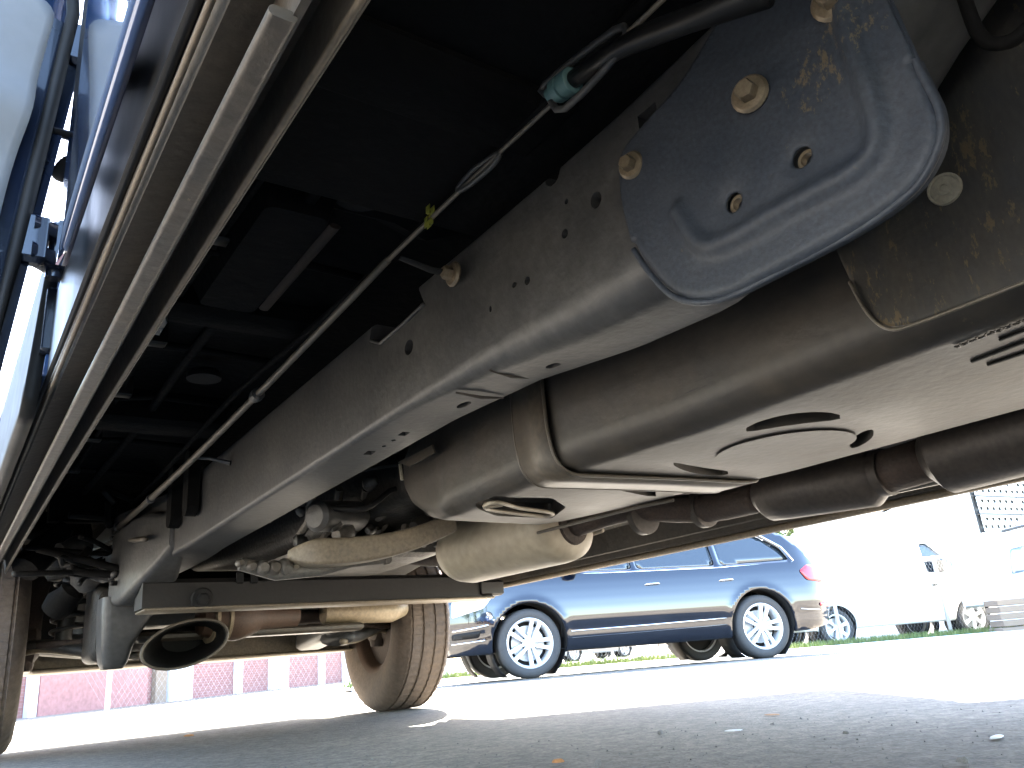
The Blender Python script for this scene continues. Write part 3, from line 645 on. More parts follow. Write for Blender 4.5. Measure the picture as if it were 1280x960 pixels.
# --- open doors
def door(hinge, ang, L, z0, side, detailed):
    """local +X runs from the hinge to the free edge, local -Y is the inner (trim) face for side=+1"""
    d=empty('tmp',(0,0,0)); bpy.data.objects.remove(d)
    M=Matrix.Translation(hinge)@Matrix.Rotation(ang,4,'Z')
    s=side
    LEAN=.10 if detailed else 0.0
    def tr(pts): return [tuple(M@Vector((x,y*s,z))+Vector((LEAN*(z-1.05),0,0))) for x,y,z in pts]
    o=[(0,z0),(L*.97,z0),(L,z0+.1),(L,1.20),(L*.93,1.84),(.12,1.84),(.0,1.22)]
    wn=[(.08,1.24),(L-.07,1.22),(L*.93-.06,1.77),(.16,1.77)]
    Pn,Fq,_=sheet(round_poly(o,.03,3),.04,[wn])
    skin=mk('door',tr([(x,.07-.20*max(0,z-1.15),z) for x,z in Pn]),Fq,mBlue,T,60); solidify(skin,.01)
    # inner shell, edge faces
    b=MB(); b.loft([tr([(0,-.0,z0),(.0,.068,z0),(.0,.068,1.22),(0,-.03,1.22)]),tr([(.02,-.03,z0),(.02,.068,z0),(.02,.068,1.22),(.02,-.03,1.22)])])
    b.loft([tr([(0,-.03,z0),(0,.068,z0),(0,.068,z0+.02),(0,-.03,z0+.02)]),tr([(L,-.03,z0),(L,.068,z0),(L,.068,z0+.02),(L,-.03,z0+.02)])])
    b.loft([tr([(L-.02,-.03,z0),(L-.02,.068,z0),(L-.02,.068,1.22),(L-.02,-.03,1.22)]),tr([(L,-.03,z0),(L,.068,z0),(L,.068,1.22),(L,-.03,1.22)])])
    b.loft([tr([(0,-.03,z0),(0,-.02,z0),(0,-.02,1.22),(0,-.03,1.22)]),tr([(L,-.03,z0),(L,-.02,z0),(L,-.02,1.22),(L,-.03,1.22)])])
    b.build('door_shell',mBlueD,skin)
    Pn,Fq,_=sheet(wn,.08); g=mk('door_glass',tr([(x,.03-.20*max(0,z-1.15),z) for x,z in Pn]),Fq,mGlassD,skin,60); solidify(g,.004)
    tp=round_poly([(.055,z0+.05),(L-.03,z0+.05),(L-.03,1.235),(.055,1.235)],[.05,.05,.03,.03],4)
    Pn,Fq,_=sheet(tp,.02)
    dy=[-.036-.018*math.exp(-((z-1.02)/.05)**2)-.01*math.exp(-((z-.80)/.06)**2) for x,z in Pn]
    t_=mk('door_trim',tr([(Pn[i,0],dy[i],Pn[i,1]) for i in range(len(Pn))]),Fq,mTrim,skin,60); solidify(t_,.008)
    MB().tube(tr([(.02,-.035,z0+.015),(L*.5,-.035,z0+.015),(L-.02,-.035,z0+.03),(L-.018,-.035,1.2),(L*.92,-.03-0,1.8),(.16,-.03,1.8),(.03,-.035,1.24),(.022,-.035,z0+.2)]),.010,8,closed=True).build('weatherstrip',mBlack,skin,180)
    return skin,tr
skin,tr=door(Vector((.070,YH-.03,0)),PI+.30,.92,.60,-1,True)
for zc in (.83,1.19):
    lx=.10*(zc-1.05); hb=MB()
    hb.box((.055+lx,YH-.075,zc-.04),(.095+lx,YH-.045,zc+.04),b=.008)
    hb.loft([[(.075+lx,YH-.06+u,zc+v) for u,v in rrect(-.02,.02,-.034,-.010,.006,3)],[(.115+lx,YH-.03+u,zc+v) for u,v in rrect(-.026,.026,-.034,-.010,.006,3)],[(.160+lx,YH+.05+u,zc+v) for u,v in rrect(-.02,.02,-.034,-.010,.006,3)]])
    hb.loft([[(.075+lx,YH-.06+u,zc+v) for u,v in rrect(-.02,.02,.010,.034,.006,3)],[(.115+lx,YH-.03+u,zc+v) for u,v in rrect(-.026,.026,.010,.034,.006,3)],[(.160+lx,YH+.05+u,zc+v) for u,v in rrect(-.02,.02,.010,.034,.006,3)]])
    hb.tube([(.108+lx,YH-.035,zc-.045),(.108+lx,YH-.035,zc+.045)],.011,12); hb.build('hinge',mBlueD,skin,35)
MB().tube([(.060,YH-.06,1.02),(.10,YH-.045,1.03),(.150,YH-.01,1.032)],[.010,.012,.012],10,flat=.6).build('door_check',mBlackG,skin)
MB().lathe([(.006,-.008),(.016,-.006),(.016,.006),(.006,.008)],16,rot_to((-.3,-1,-.3),(.153,YH-.015,1.035))).build('check_bush',mBlackG,skin)
boot=MB()
for k in range(10):
    t=k/9; a_=.5*PI*t; boot.lathe([(.009,-.0028),(.015,0),(.009,.0028)],12,rot_to((math.sin(a_)*.6,.2,math.cos(a_)),(.083+.03*t*t,YH-.045+.02*t,.955+.055*t)))
boot.build('wiring_boot',mBlackG,skin)
MB().box((.085,YH+.02,.69),(.105,YH+.05,.80),b=.006).build('jamb_bracket',mBlueD,pillar)
# passenger doors standing open
door(Vector((2.04,3.36,0)),-.58,1.32,.72,1,False)
door(Vector((2.00,2.20,0)),-.70,1.0,.585,1,False)

# --- wheels
def truck_wheel():
    """axis along local X, outer face towards -X"""
    R=.40; Wd=.135
    prof=[(.225,-.115),(.245,-.122),(.30,-.138),(.35,-.133),(.378,-.118),(.392,-.100)]
    for g in (-.085,-.03,.03,.085):
        prof+=[(.398,g-.014),(.398,g-.007),(.3915,g-.004),(.3915,g+.004),(.398,g+.007)]
    prof+=[(.392,.100),(.378,.118),(.35,.133),(.30,.138),(.245,.122),(.225,.115)]
    n=300; V=[];F=[]
    for i,(r,a) in enumerate(prof):
        for k in range(n):
            an=2*PI*k/n; rr=r
            if r>.377 and abs(a)>.02 and (k+int(abs(a)*90)+(2 if a>0 else 0))%5==0: rr-=.005
            if .36<r<.39 and abs(a)>.11 and k%10<5: rr+=.003
            V.append((a,rr*math.cos(an),rr*math.sin(an)))
    m=len(prof)
    for i in range(m-1):
        for k in range(n): F.append((i*n+k,i*n+(k+1)%n,(i+1)*n+(k+1)%n,(i+1)*n+k))
    Rz=Matrix.Rotation(-PI/2,4,'Z')
    wheel=MB().lathe([(.235,-.118),(.222,-.112),(.205,-.10),(.195,-.03),(.20,.05),(.215,.105),(.226,.112),(.236,.118),(.230,.120),(.218,.116),(.204,.095),(.188,.045),(.183,-.03),(.195,-.095),(.21,-.108)],48,Rz.inverted(),closed=True).build('wheel',mWheelRust,None,40)
    mk('tyre',V,F,mTyre,wheel,35)
    hub=MB().lathe([(.0001,-.075),(.05,-.075),(.07,-.06),(.19,-.055),(.19,-.04),(.08,-.035),(.075,.05),(.0001,.05)],32,Rz.inverted()).build('hub',mRust,wheel,35)
    MB().lathe([(.10,.0),(.165,.0),(.168,.004),(.168,.022),(.165,.026),(.10,.026)],40,Rz.inverted(),closed=True).build('brake_disc',mRust,wheel,35)
    for k in range(5):
        a=2*PI*k/5; MB().box((-.075,-.03,.06),(-.05,.03,.195),Matrix.Rotation(a,4,'X'),b=.008).build('spoke',mExh,wheel)
    return wheel
w0=truck_wheel(); w0.parent=T; w0.matrix_parent_inverse=Matrix.Translation(T.location).inverted(); w0.location=(1.90,3.78,.40); w0.rotation_euler=(0,0,PI-.04)
for loc,rz in (((.165,3.82,.40),-.04),((.24,-.50,.40),0),((2*CX-.24,-.50,.40),PI)):
    c_=copy_tree(w0,T); c_.matrix_parent_inverse=w0.matrix_parent_inverse.copy(); c_.location=loc; c_.rotation_euler=(0,0,rz)

# --- driveline and front suspension
# cross member under the gearbox
cm=MB().loft([[(x,2.80,.438),(x,2.92,.438),(x,2.915,.515),(x,2.90,.53),(x,2.82,.53),(x,2.805,.515)] for x in np.linspace(.535,1.86,8)]).build('crossmember',mCross,T,35)
MB().box((.54,2.785,.428),(1.86,2.93,.437),b=.003).build('crossmember_flange',mBeam,cm)
MB().box((1.80,2.79,.440),(1.91,2.93,.50),b=.008).build('crossmember_end',mCross,cm)
for px in (240,258): 
    q=P(px+60,722,'y',2.80); MB().box((q.x-.012,2.795,q.z-.02),(q.x+.012,2.806,q.z+.02),b=.004).build('slot_tab',mBlack,cm)
bolt(P(252,748,'y',2.79),(0,-1,-.2),.02,.03,mBlack,cm)
# rail end casting where the cross member meets
cs=[]
for y,x0,x1,z0,z1 in ((2.66,.575,.63,.60,.72),(2.74,.55,.635,.555,.73),(2.80,.525,.64,.52,.74),(2.88,.505,.64,.49,.74),(2.97,.49,.64,.465,.73),(3.08,.48,.62,.47,.72)):
    cs.append([(x,y,z) for x,z in rrect(x0,x1,z0,z1,.022,5)])
MB().loft(cs).build('crossmember_bracket',mFrame,T,60)
# gearbox
gb=MB(); 
secs=[]
for y,x0,x1,z0,z1 in ((1.75,1.02,1.12,.63,.73),(1.95,1.0,1.15,.625,.76),(2.1,.95,1.19,.60,.80),(2.3,.92,1.22,.58,.84),(2.6,.88,1.26,.575,.86),(2.85,.82,1.32,.58,.88),(3.2,.76,1.38,.60,.88)):
    secs.append([(x,y,z) for x,z in rrect(x0,x1,z0,z1,.04,4)])
gear=MB().loft(secs).build('gearbox',mDarkCast,T,40)
pan=MB().loft([[(x,y,.545) for x,y in round_poly([(.86,2.12),(1.26,2.12),(1.28,2.66),(.84,2.66)],.05)],[(x,y,.515) for x,y in round_poly([(.87,2.13),(1.25,2.13),(1.27,2.65),(.85,2.65)],.05)],[(x,y,.505) for x,y in round_poly([(.90,2.16),(1.22,2.16),(1.24,2.62),(.88,2.62)],.05)]]).build('oil_pan',mAlu,gear)
for k in range(9):
    bolt(Vector((.89+.04*k,2.115,.545)),(0,-.3,-1),.008,.018,mAlu,pan)
for k in range(46):
    x=random.uniform(.76,1.24); y=random.uniform(2.0,2.4); z=random.uniform(.555,.70); s=random.uniform(.008,.030)
    MB().lathe([(s*.5,-s),(s,-s*.6),(s*.9,s*.3),(s*.5,s)],10,rot_to((random.uniform(-1,1),random.uniform(-1,0),random.uniform(-1,.5)),(x,y,z))).build('casting_boss',random.choice([mAlu,mDarkCast,mDarkCast,mRust]),gear)
for k in range(6):
    x=.80+.08*k; MB().tube([(x,2.05,.66+.02*math.sin(k)),(x+.03,2.15,.60),(x+.05,2.3,.575)],.012,8).build('casting_rib',mAlu,gear)
ac=MB().lathe([(.03,-.10),(.042,-.09),(.042,.07),(.03,.09)],20,rot_to((.85,.4,.1),P(425,645,'y',2.05))).build('actuator',mFrame,gear)
MB().tube(catmull([(.84,2.02,.70),(.95,1.9,.71),(1.1,1.86,.72),(1.25,1.9,.70)],5),.006,8).build('wiring',mBlack,gear,180)
MB().tube(catmull([(.80,2.02,.62),(.9,1.94,.60),(1.0,1.95,.66),(1.1,2.0,.63)],5),.008,8).build('wiring',mBlack,gear,180)
# gearbox mount beam, a pale curved bar
bm_=[P(362,694,'y',2.03),P(385,692,'y',2.0),P(430,690,'y',1.98),P(480,683,'y',1.95),P(520,672,'y',1.93),P(560,655,'y',1.93)]
bm_=catmull(bm_,5)
V=[];F=[]
secs=[]
for i,p in enumerate(bm_):
    tp_=min(1,.35+.65*i/6); hh=(.036-.008*(i/len(bm_)))*tp_; secs.append([(p.x,p.y+u*tp_,p.z+v) for u,v in rrect(-.045,.045,-hh,hh,.011,4)])
bmo=MB().loft(secs).build('mount_beam',mBeam,T,50)
pass
MB().tube([P(300,705,'y',2.05),P(345,716,'y',2.05),P(400,712,'y',2.05),P(440,702,'y',2.02),P(480,700,'y',2.0)],[.016,.020,.018,.016,.010],10).build('case_flange',mAlu,T)
for k in range(14):
    q=P(300+14*k,704+8*math.sin(k*.5)-.6*k,'y',2.04); s_=random.uniform(.010,.022)
    MB().lathe([(s_*.5,-s_),(s_,-s_*.5),(s_,s_*.4),(s_*.6,s_)],9,rot_to((random.uniform(-.3,.3),-1,random.uniform(-.6,.1)),q)).build('flange_boss',random.choice([mAlu,mBeam,mStrap]),gear,35)
# propeller shaft
MB().tube([(1.06,1.80,.66),(1.07,.4,.70),(1.08,-.5,.60)],.045,20).build('driveshaft',mExh,T,180)
# muffler and exhaust
A=Vector((1.38,1.68,.520)); B=Vector((1.31,2.14,.512))
dd=(B-A).normalized(); Lm=(B-A).length
muf=MB()
pr=[]
for t,r in ((-.01,.055),(0,.075),(.012,.092),(.05,.097),(Lm-.05,.097),(Lm-.015,.09),(Lm,.075)): pr.append((r,t))
Tm=rot_to(dd,A)@Matrix.Diagonal((1.18,1,.98,1))
mf=MB().lathe(pr,40,Tm).build('muffler',mMuf,T,60)
MB().lathe([(.028,-.020),(.052,-.018),(.056,-.006),(.052,.004)],28,rot_to(dd,A)).build('muffler_flange',mRust,mf,35)
MB().tube([A+Vector((.115,.0,-.01)),A+Vector((.10,.3,-.03)),B+Vector((.10,0,-.035))],.008,8).build('muffler_seam',mMuf,mf,180)
ex=[(1.38,1.68,.520),(1.47,1.55,.545),(1.56,1.45,.527),(1.60,1.36,.515),(1.60,1.22,.512)]
exh=MB().tube(catmull(ex,5),.036,18).build('exhaust_pipe',mRust,T,180)
MB().tube([(1.60,1.22,.512),(1.60,1.19,.512),(1.60,1.14,.51),(1.60,.93,.497),(1.60,.90,.497)],[.036,.062,.064,.064,.040],24).build('resonator',mExh,exh,40)
MB().tube([(1.60,.92,.498),(1.60,.78,.505)],.045,18).build('exhaust_pipe_section',mRust,exh,180)
MB().tube([(1.60,.80,.505),(1.60,.77,.506),(1.60,.4,.52),(1.6,-.2,.53)],[.045,.078,.08,.08],24).build('silencer',mExh,exh,40)
for yy in (.90,1.40,1.52): MB().lathe([(.042,-.012),(.050,-.010),(.050,.010),(.042,.012)],24,rot_to((0,1,0),(1.60 if yy<1.45 else 1.5,yy,.499 if yy<1 else .52))).build('pipe_clamp',mExh,exh)
MB().tube([(1.64,.80,.47),(1.63,1.0,.47)],.014,10).build('heat_shield_rod',mCable,exh)
# rusty bracket between muffler and cross member
MB().tube(catmull([(1.33,2.16,.52),(1.30,2.35,.54),(1.22,2.55,.60),(1.2,2.8,.66)],6),.038,16).build('front_pipe',mRust,T,180)
# --- front end under the engine
MB().loft([[(x,4.05,z) for x,z in rrect(.32,1.80,.305,.40,.02)],[(x,4.18,z) for x,z in rrect(.30,1.82,.30,.385,.02)],[(x,4.40,z) for x,z in rrect(.32,1.80,.32,.40,.02)]]).build('front_crossmember',mBeam,T,35)  # pale colour stands in for light on its shadowed back
sub=MB().box((.36,4.0,.295),(1.78,4.45,.312),b=.006).build('skid_plate',mBeam,T)
MB().box((.62,3.30,.36),(1.52,3.42,.392),b=.01).build('subframe_bar',mStrap,T)
MB().box((.60,3.45,.43),(1.55,3.75,.60),b=.04).build('engine_sump',mFrame,T)
# differential and half shafts
df=MB().lathe([(.02,-.20),(.06,-.19),(.085,-.13),(.088,-.05),(.075,0),(.05,.05),(.045,.2)],28,rot_to((1,0.1,0),(1.02,3.28,.432))).build('differential',mWheelRust,T,50)
for a_ in (-.15,-.10): MB().lathe([(.086,-.008),(.094,-.006),(.094,.006),(.086,.008)],28,rot_to((1,.1,0),(1.02+a_,3.28+a_*.1,.432))).build('clamp_ring',mTanMetal,df)
hsh=MB().tube([(1.2,3.44,.435),(1.5,3.5,.435),(1.8,3.7,.42),(1.9,3.8,.41)],[.03,.03,.03,.04],14).build('half_shaft',mRust,T,180)
MB().tube([(1.36,3.36,.442),(1.50,3.36,.44),(1.68,3.37,.437),(1.74,3.40,.45),(1.80,3.5,.50)],[.046,.05,.05,.045,.035],18).build('exhaust_downpipe',mTanMetal,T,60)
# control arms
def arm(mir):
    def X(x): return 2*CX-x if mir else x
    pts=[(.66,3.50,.34),(.56,3.58,.345),(.45,3.66,.37),(.36,3.74,.39),(.30,3.80,.385)]
    pts=catmull([(X(a),b,c_) for a,b,c_ in pts],5); n_=len(pts)
    o=MB().tube(pts,[.085-.035*i/n_ for i in range(n_)],12,flat=.4).build('control_arm',mFrame,T,180)
    MB().tube([p+Vector((0,-.055,-.018)) for p in pts],.013,8).build('arm_edge',mBeam,o,180)
    MB().tube(catmull([(X(.66),4.0,.34),(X(.5),3.92,.36),(X(.30),3.82,.385)],6),.04,10,flat=.5).build('arm_brace',mFrame,o,180)
    kn=MB(); kn.tube([(X(.31),3.82,.30),(X(.30),3.82,.40),(X(.32),3.82,.55),(X(.36),3.82,.70)],[.035,.06,.045,.03],12); kn.lathe([(.05,-.06),(.075,-.04),(.075,.04),(.05,.06)],20,rot_to((1,0,0),(X(.30),3.82,.40))); kn.build('steering_knuckle',mRust,T)
    sp_=[(X(.46)+.062*math.cos(a),3.84+.062*math.sin(a),.42+.34*a/44) for a in np.linspace(0,44,240)]
    MB().tube(sp_,.009,8).build('coil_spring',mFrame,T,180)
    MB().tube([(X(.44),3.84,.38),(X(.46),3.84,.60),(X(.47),3.84,.85)],[.03,.034,.028],14).build('shock_absorber',mFrame,T)
    MB().tube([(X(.75),3.62,.40),(X(.5),3.60,.39),(X(.33),3.62,.385)],[.016,.012,.014],10).build('tie_rod',mRust,T,180)
arm(False); arm(True)
# open bushing sleeve of the near lower arm: a flattened funnel facing the camera
fu=[]
def fsec(c_,a,b,tilt,inn):
    return [(c_[0]+a*math.cos(t)*1.0, c_[1]+.20*a*math.cos(t)+.0, c_[2]+b*math.sin(t)+tilt*a*math.cos(t)) for t in np.linspace(0,2*PI,28,endpoint=False)]
cc=Vector((.735,3.06,.335))
secs=[fsec(cc+Vector((.06,.30,.03)),.10,.06,.1,0),fsec(cc+Vector((.02,.12,.01)),.135,.072,.14,0),fsec(cc,.155,.080,.18,0),fsec(cc+Vector((0,-.006,0)),.150,.076,.18,0),fsec(cc+Vector((.0,.0,0)),.143,.069,.18,0),fsec(cc+Vector((.02,.12,.01)),.12,.058,.14,0),fsec(cc+Vector((.06,.29,.03)),.08,.045,.1,0)]
fun=MB().loft(secs).build('arm_bushing_sleeve',mBlack,T,40)
MB().tube(secs[3],.005,8,closed=True).build('sleeve_rim',mStrap,fun,180)
cs=[]
for z,x0,x1,y0,y1 in ((.50,.46,.64,3.04,3.18),(.45,.46,.63,3.04,3.19),(.40,.465,.60,3.045,3.20),(.34,.47,.57,3.06,3.21),(.29,.48,.56,3.08,3.22),(.27,.49,.55,3.10,3.21)):
    cs.append([(x,y,z) for x,y in rrect(x0,x1,y0,y1,.03,5)])
MB().loft(cs).build('sleeve_bracket',mFrame,T,60)
MB().loft([[(x,y,z) for x,z in rrect(x0,x1,z0,z1,.03,5)] for y,x0,x1,z0,z1 in ((3.2,.47,.57,.32,.54),(3.25,.46,.59,.30,.56),(3.5,.47,.58,.30,.6))]).build('subframe_leg',mDarkCast,T,60)
MB().loft([[(x,y,z) for x,z in rrect(x0,x1,z0,z1,.03,5)] for y,x0,x1,z0,z1 in ((3.44,1.46,1.55,.37,.45),(3.50,1.44,1.57,.345,.47),(3.7,1.45,1.58,.33,.48),(3.95,1.46,1.6,.31,.5))]).build('subframe_leg',mFrame,T,60)
MB().box((.525,3.30,.44),(.535,4.42,.86)).build('inner_apron',mFloor,T)
MB().box((2*CX-.535,3.9,.44),(2*CX-.525,4.42,.86)).build('inner_apron',mFloor,T)
MB().box((.36,4.41,.42),(2*CX-.36,4.43,.95)).build('radiator_support',mFloor,T)
for yy_,zz_,r_ in ((3.25,.60,.05),(3.15,.68,.04),(3.35,.52,.055),(3.45,.66,.05)):
    MB().lathe([(r_*.3,-.06),(r_*.8,-.05),(r_,-.01),(r_*.75,.03),(r_*.8,.05),(r_*.3,.07)],18,rot_to((random.uniform(-1,1),-.4,random.uniform(-.5,1)),(random.uniform(.34,.46),yy_,zz_))).build('suspension_bush',random.choice([mFrame,mFloor]),T,35)
# hoses and brackets in the dark front wheel house
for k in range(16):
    x=random.uniform(.30,.52); y=random.uniform(2.95,3.5); z=random.uniform(.55,.85)
    pts=[(x+random.uniform(-.06,.06)*j,y+.05*j*random.uniform(-1,1),z+random.uniform(-.05,.05)) for j in range(4)]
    MB().tube(catmull(pts,4),random.uniform(.006,.014),8).build('hose',random.choice([mBlack,mFrame,mFloor]),T,180)
MB().tube([(.24,3.25,.62),(.30,3.3,.70),(.36,3.3,.78)],[.05,.055,.03],12).build('body_mount',mFloor,T)

# ------------------------------------------------------------------ parked vehicles beyond
def Pd(px,py,depth): return CAM+(M3@_ray(px,py))*depth
def car(name, outline, wheels, wr, windows, wtab, paint, res=.035, arch_r=None, wfac=1.0, ends=(.35,.22,.7,.55), parent=None, wheel_fn=None, track=.83):
    """local +X forwards, +Y to its left, origin on the ground between the axles; outline in (x,z), clockwise from the front foot"""
    root=parent; xf=max(p[0] for p in outline); xr=min(p[0] for p in outline); ar=arch_r or wr*1.17
    def W(x,z):
        w=float(np.interp(z,[t[0] for t in wtab],[t[1] for t in wtab]))
        if x>xf-ends[2]: w-=ends[0]*((x-xf+ends[2])/ends[2])**2.4
        if x<xr+ends[3]: w-=ends[1]*((xr+ends[3]-x)/ends[3])**2.4
        for wx in wheels:
            d=math.hypot(x-wx,z-wr); w+=.018*math.exp(-((d-ar)/.05)**2)
        return w
    holes=[[(wx+ar*math.cos(a),wr+ar*math.sin(a)) for a in np.linspace(-.9,PI+.9,30)] for wx in wheels]
    wpoly=[round_poly(wp,.05,3) for wp in windows]
    for sd in (1,-1):
        Pn,Fq,rim=sheet(outline,res,holes+wpoly)
        body=mk('body_side',[(x,sd*W(x,z),z) for x,z in Pn],Fq if sd>0 else [f[::-1] for f in Fq],paint,root,50); solidify(body,.012,-1)
        for wp in wpoly:
            Pg,Fg,_=sheet(wp,.06); g=mk('window',[(x,sd*(W(x,z)-.014),z) for x,z in Pg],Fg,mGlassD,body,60); solidify(g,.004)
        for h in holes:
            V=[];F=[]
            for x,z in h: V+=[(x,sd*(W(x,z)-.004),z),(x,sd*(W(x,z)-.34),z)]
            for k in range(len(h)-1): F.append((2*k,2*k+1,2*k+3,2*k+2))
            solidify(mk('wheel_arch',V,F,mBlack,body,60),.006)
    # hood, roof, tail and windscreen strips between the sides
    ol=outline; n=len(ol)
    return W
def strip(W, pts, m, name, parent, nx=7, crown=.03, inset=0.0):
    V=[];F=[]
    for i,(x,z) in enumerate(pts):
        w=W(x,z)-inset
        for k in range(nx): t=-1+2*k/(nx-1); V.append((x,w*t,z+crown*(1-t*t)))
    for i in range(len(pts)-1):
        for k in range(nx-1): F.append((i*nx+k,i*nx+k+1,(i+1)*nx+k+1,(i+1)*nx+k))
    o=mk(name,V,F,m,parent,50); solidify(o,.01); return o
def car_wheel(R, wid, spokes=5, double=True, mrim=None, rimr=None):
    """axis along local Y, outer face towards +Y"""
    mrim=mrim or mSilver; rr=rimr or R*.70; h=wid/2
    rim=MB().lathe([(rr*1.03,h*.82),(rr*1.04,h*.92),(rr*.98,h*.95),(rr*.93,h*.80),(rr*.90,h*.2),(rr*.92,-h*.8),(rr*1.03,-h*.9),(rr*1.03,-h*.8)],40,None,closed=True).build('wheel',mrim,None,40)
    MB().lathe([(rr,h*.88),(rr*1.10,h*.99),(R*.90,h*1.0),(R*.965,h*.90),(R*.995,h*.70),(R,h*.3),(R,-h*.3),(R*.995,-h*.7),(R*.965,-h*.9),(R*.90,-h),(rr*1.1,-h),(rr,-h*.9)],48,None,closed=True).build('tyre',mTyreB,rim,50)
    MB().lathe([(.0001,h*.80),(rr*.16,h*.80),(rr*.22,h*.74),(rr*.26,h*.55),(rr*.26,h*.2),(.0001,h*.2)],24).build('hub',mrim,rim,40)
    MB().lathe([(rr*.3,h*.0),(rr*.74,h*.0),(rr*.74,h*.12),(rr*.3,h*.12)],30,None,closed=True).build('brake_disc',mGalv,rim,40)
    MB().lathe([(.001,-h*.2),(rr*.91,-h*.2),(rr*.91,-h*.25),(.001,-h*.25)],30).build('inner_barrel',mBlack,rim,40)
    for k in range(spokes):
        a=2*PI*k/spokes+PI/2
        for s in ((-.13,.13) if double else (0,)):
            u=Vector((math.cos(a),0,math.sin(a))); v=Vector((-math.sin(a),0,math.cos(a))); wd=rr*(.085 if double else .13)
            secs=[]
            for t,q,y in ((.16,.65,.70),(.5,.95,.80),(.97,1.15,.86)):
                c_=u*(rr*t)+v*(s*rr*(.55+.9*t)); y0=h*y
                secs.append([c_+v*(wd*q)+Vector((0,y0-.03,0)),c_+v*(wd*q*.8)+Vector((0,y0,0)),c_-v*(wd*q*.8)+Vector((0,y0,0)),c_-v*(wd*q)+Vector((0,y0-.03,0))])
            MB().loft(secs).build('spoke',mrim,rim,30)
    return rim
def put_wheels(proto, root, xs, track, R):
    first=True
    for x in xs:
        for sd in (1,-1):
            o=proto if first else copy_tree(proto); first=False
            o.parent=root; o.location=(x,sd*track,R); o.rotation_euler=(0,random.uniform(0,1.2),0 if sd>0 else PI)
def place_car(root, pf, pr, track):
    e=(pf-pr); e.z=0; e.normalize(); left=Vector((-e.y,e.x,0)); mid=(pf+pr)/2
    s=1 if (CAM-mid).dot(left)>0 else -1
    root.location=mid-left*s*track; root.rotation_euler=(0,-math.atan2(pf.z-pr.z,(pf-pr).length),math.atan2(e.y,e.x))
    return e,left*s
suv=empty('suv',(0,0,0),'glossy black suv with silver wheels parked beyond the truck on the sunlit road','suv')
pf=Pd(664,848,9.0); pr_=Pd(957,823,9.8)
E_AX,TOCAM=place_car(suv,pf,pr_,.88)
o=[(2.38,.30),(2.46,.50),(2.47,.72),(2.40,.88),(2.20,.99),(1.75,1.07),(1.15,1.13),(.80,1.34),(.40,1.56),(.15,1.65),(-.4,1.715),(-1.1,1.70),(-1.75,1.62),(-2.1,1.50),(-2.33,1.30),(-2.48,1.10),(-2.58,.98),(-2.60,.72),(-2.62,.55),(-2.52,.36),(-2.2,.30),(-1.0,.27),(1.0,.27)]
wt_=[(.25,.88),(.33,.935),(.42,.955),(.50,.958),(.56,.975),(.62,.986),(.72,.984),(.82,.976),(.92,.962),(1.02,.942),(1.10,.918),(1.66,.70),(1.75,.62)]
wins=[[(.98,1.14),(.14,1.135),(.14,1.56),(.42,1.48),(.72,1.30)],[(.08,1.135),(-.98,1.13),(-.98,1.585),(-.3,1.61),(.08,1.58)],[(-1.06,1.13),(-2.06,1.16),(-1.98,1.32),(-1.72,1.50),(-1.06,1.58)]]
WS=car('suv',o,(1.5,-1.5),.378,wins,wt_,mSUV,.033,parent=suv)
strip(WS,[(2.38,.30),(2.46,.50),(2.47,.72),(2.40,.88),(2.20,.99),(1.75,1.07),(1.15,1.13)],mSUV,'hood',suv,9,.02)
strip(WS,[(1.15,1.13),(.80,1.34),(.40,1.56),(.15,1.65)],mGlassD,'windshield',suv,9,.04)
roof=strip(WS,[(.15,1.65),(-.4,1.715),(-1.1,1.70),(-1.75,1.62),(-2.1,1.50)],mSUV,'roof',suv,9,.03)
strip(WS,[(-2.1,1.50),(-2.33,1.30),(-2.48,1.10)],mGlassD,'rear_window',suv,9,.0)
strip(WS,[(-2.48,1.10),(-2.58,.98),(-2.60,.72),(-2.62,.55),(-2.52,.36),(-2.2,.30)],mSUV,'tailgate',suv,9,.0)
strip(WS,[(-2.2,.32),(-1.0,.29),(1.0,.29),(2.38,.32)],mBlack,'underbody',suv,5,.0,.04)
put_wheels(car_wheel(.378,.27),suv,(1.5,-1.5),.825,.378)
def on(x,z,off=.004,sd=1): return Vector((x,sd*(WS(x,z)+off),z))
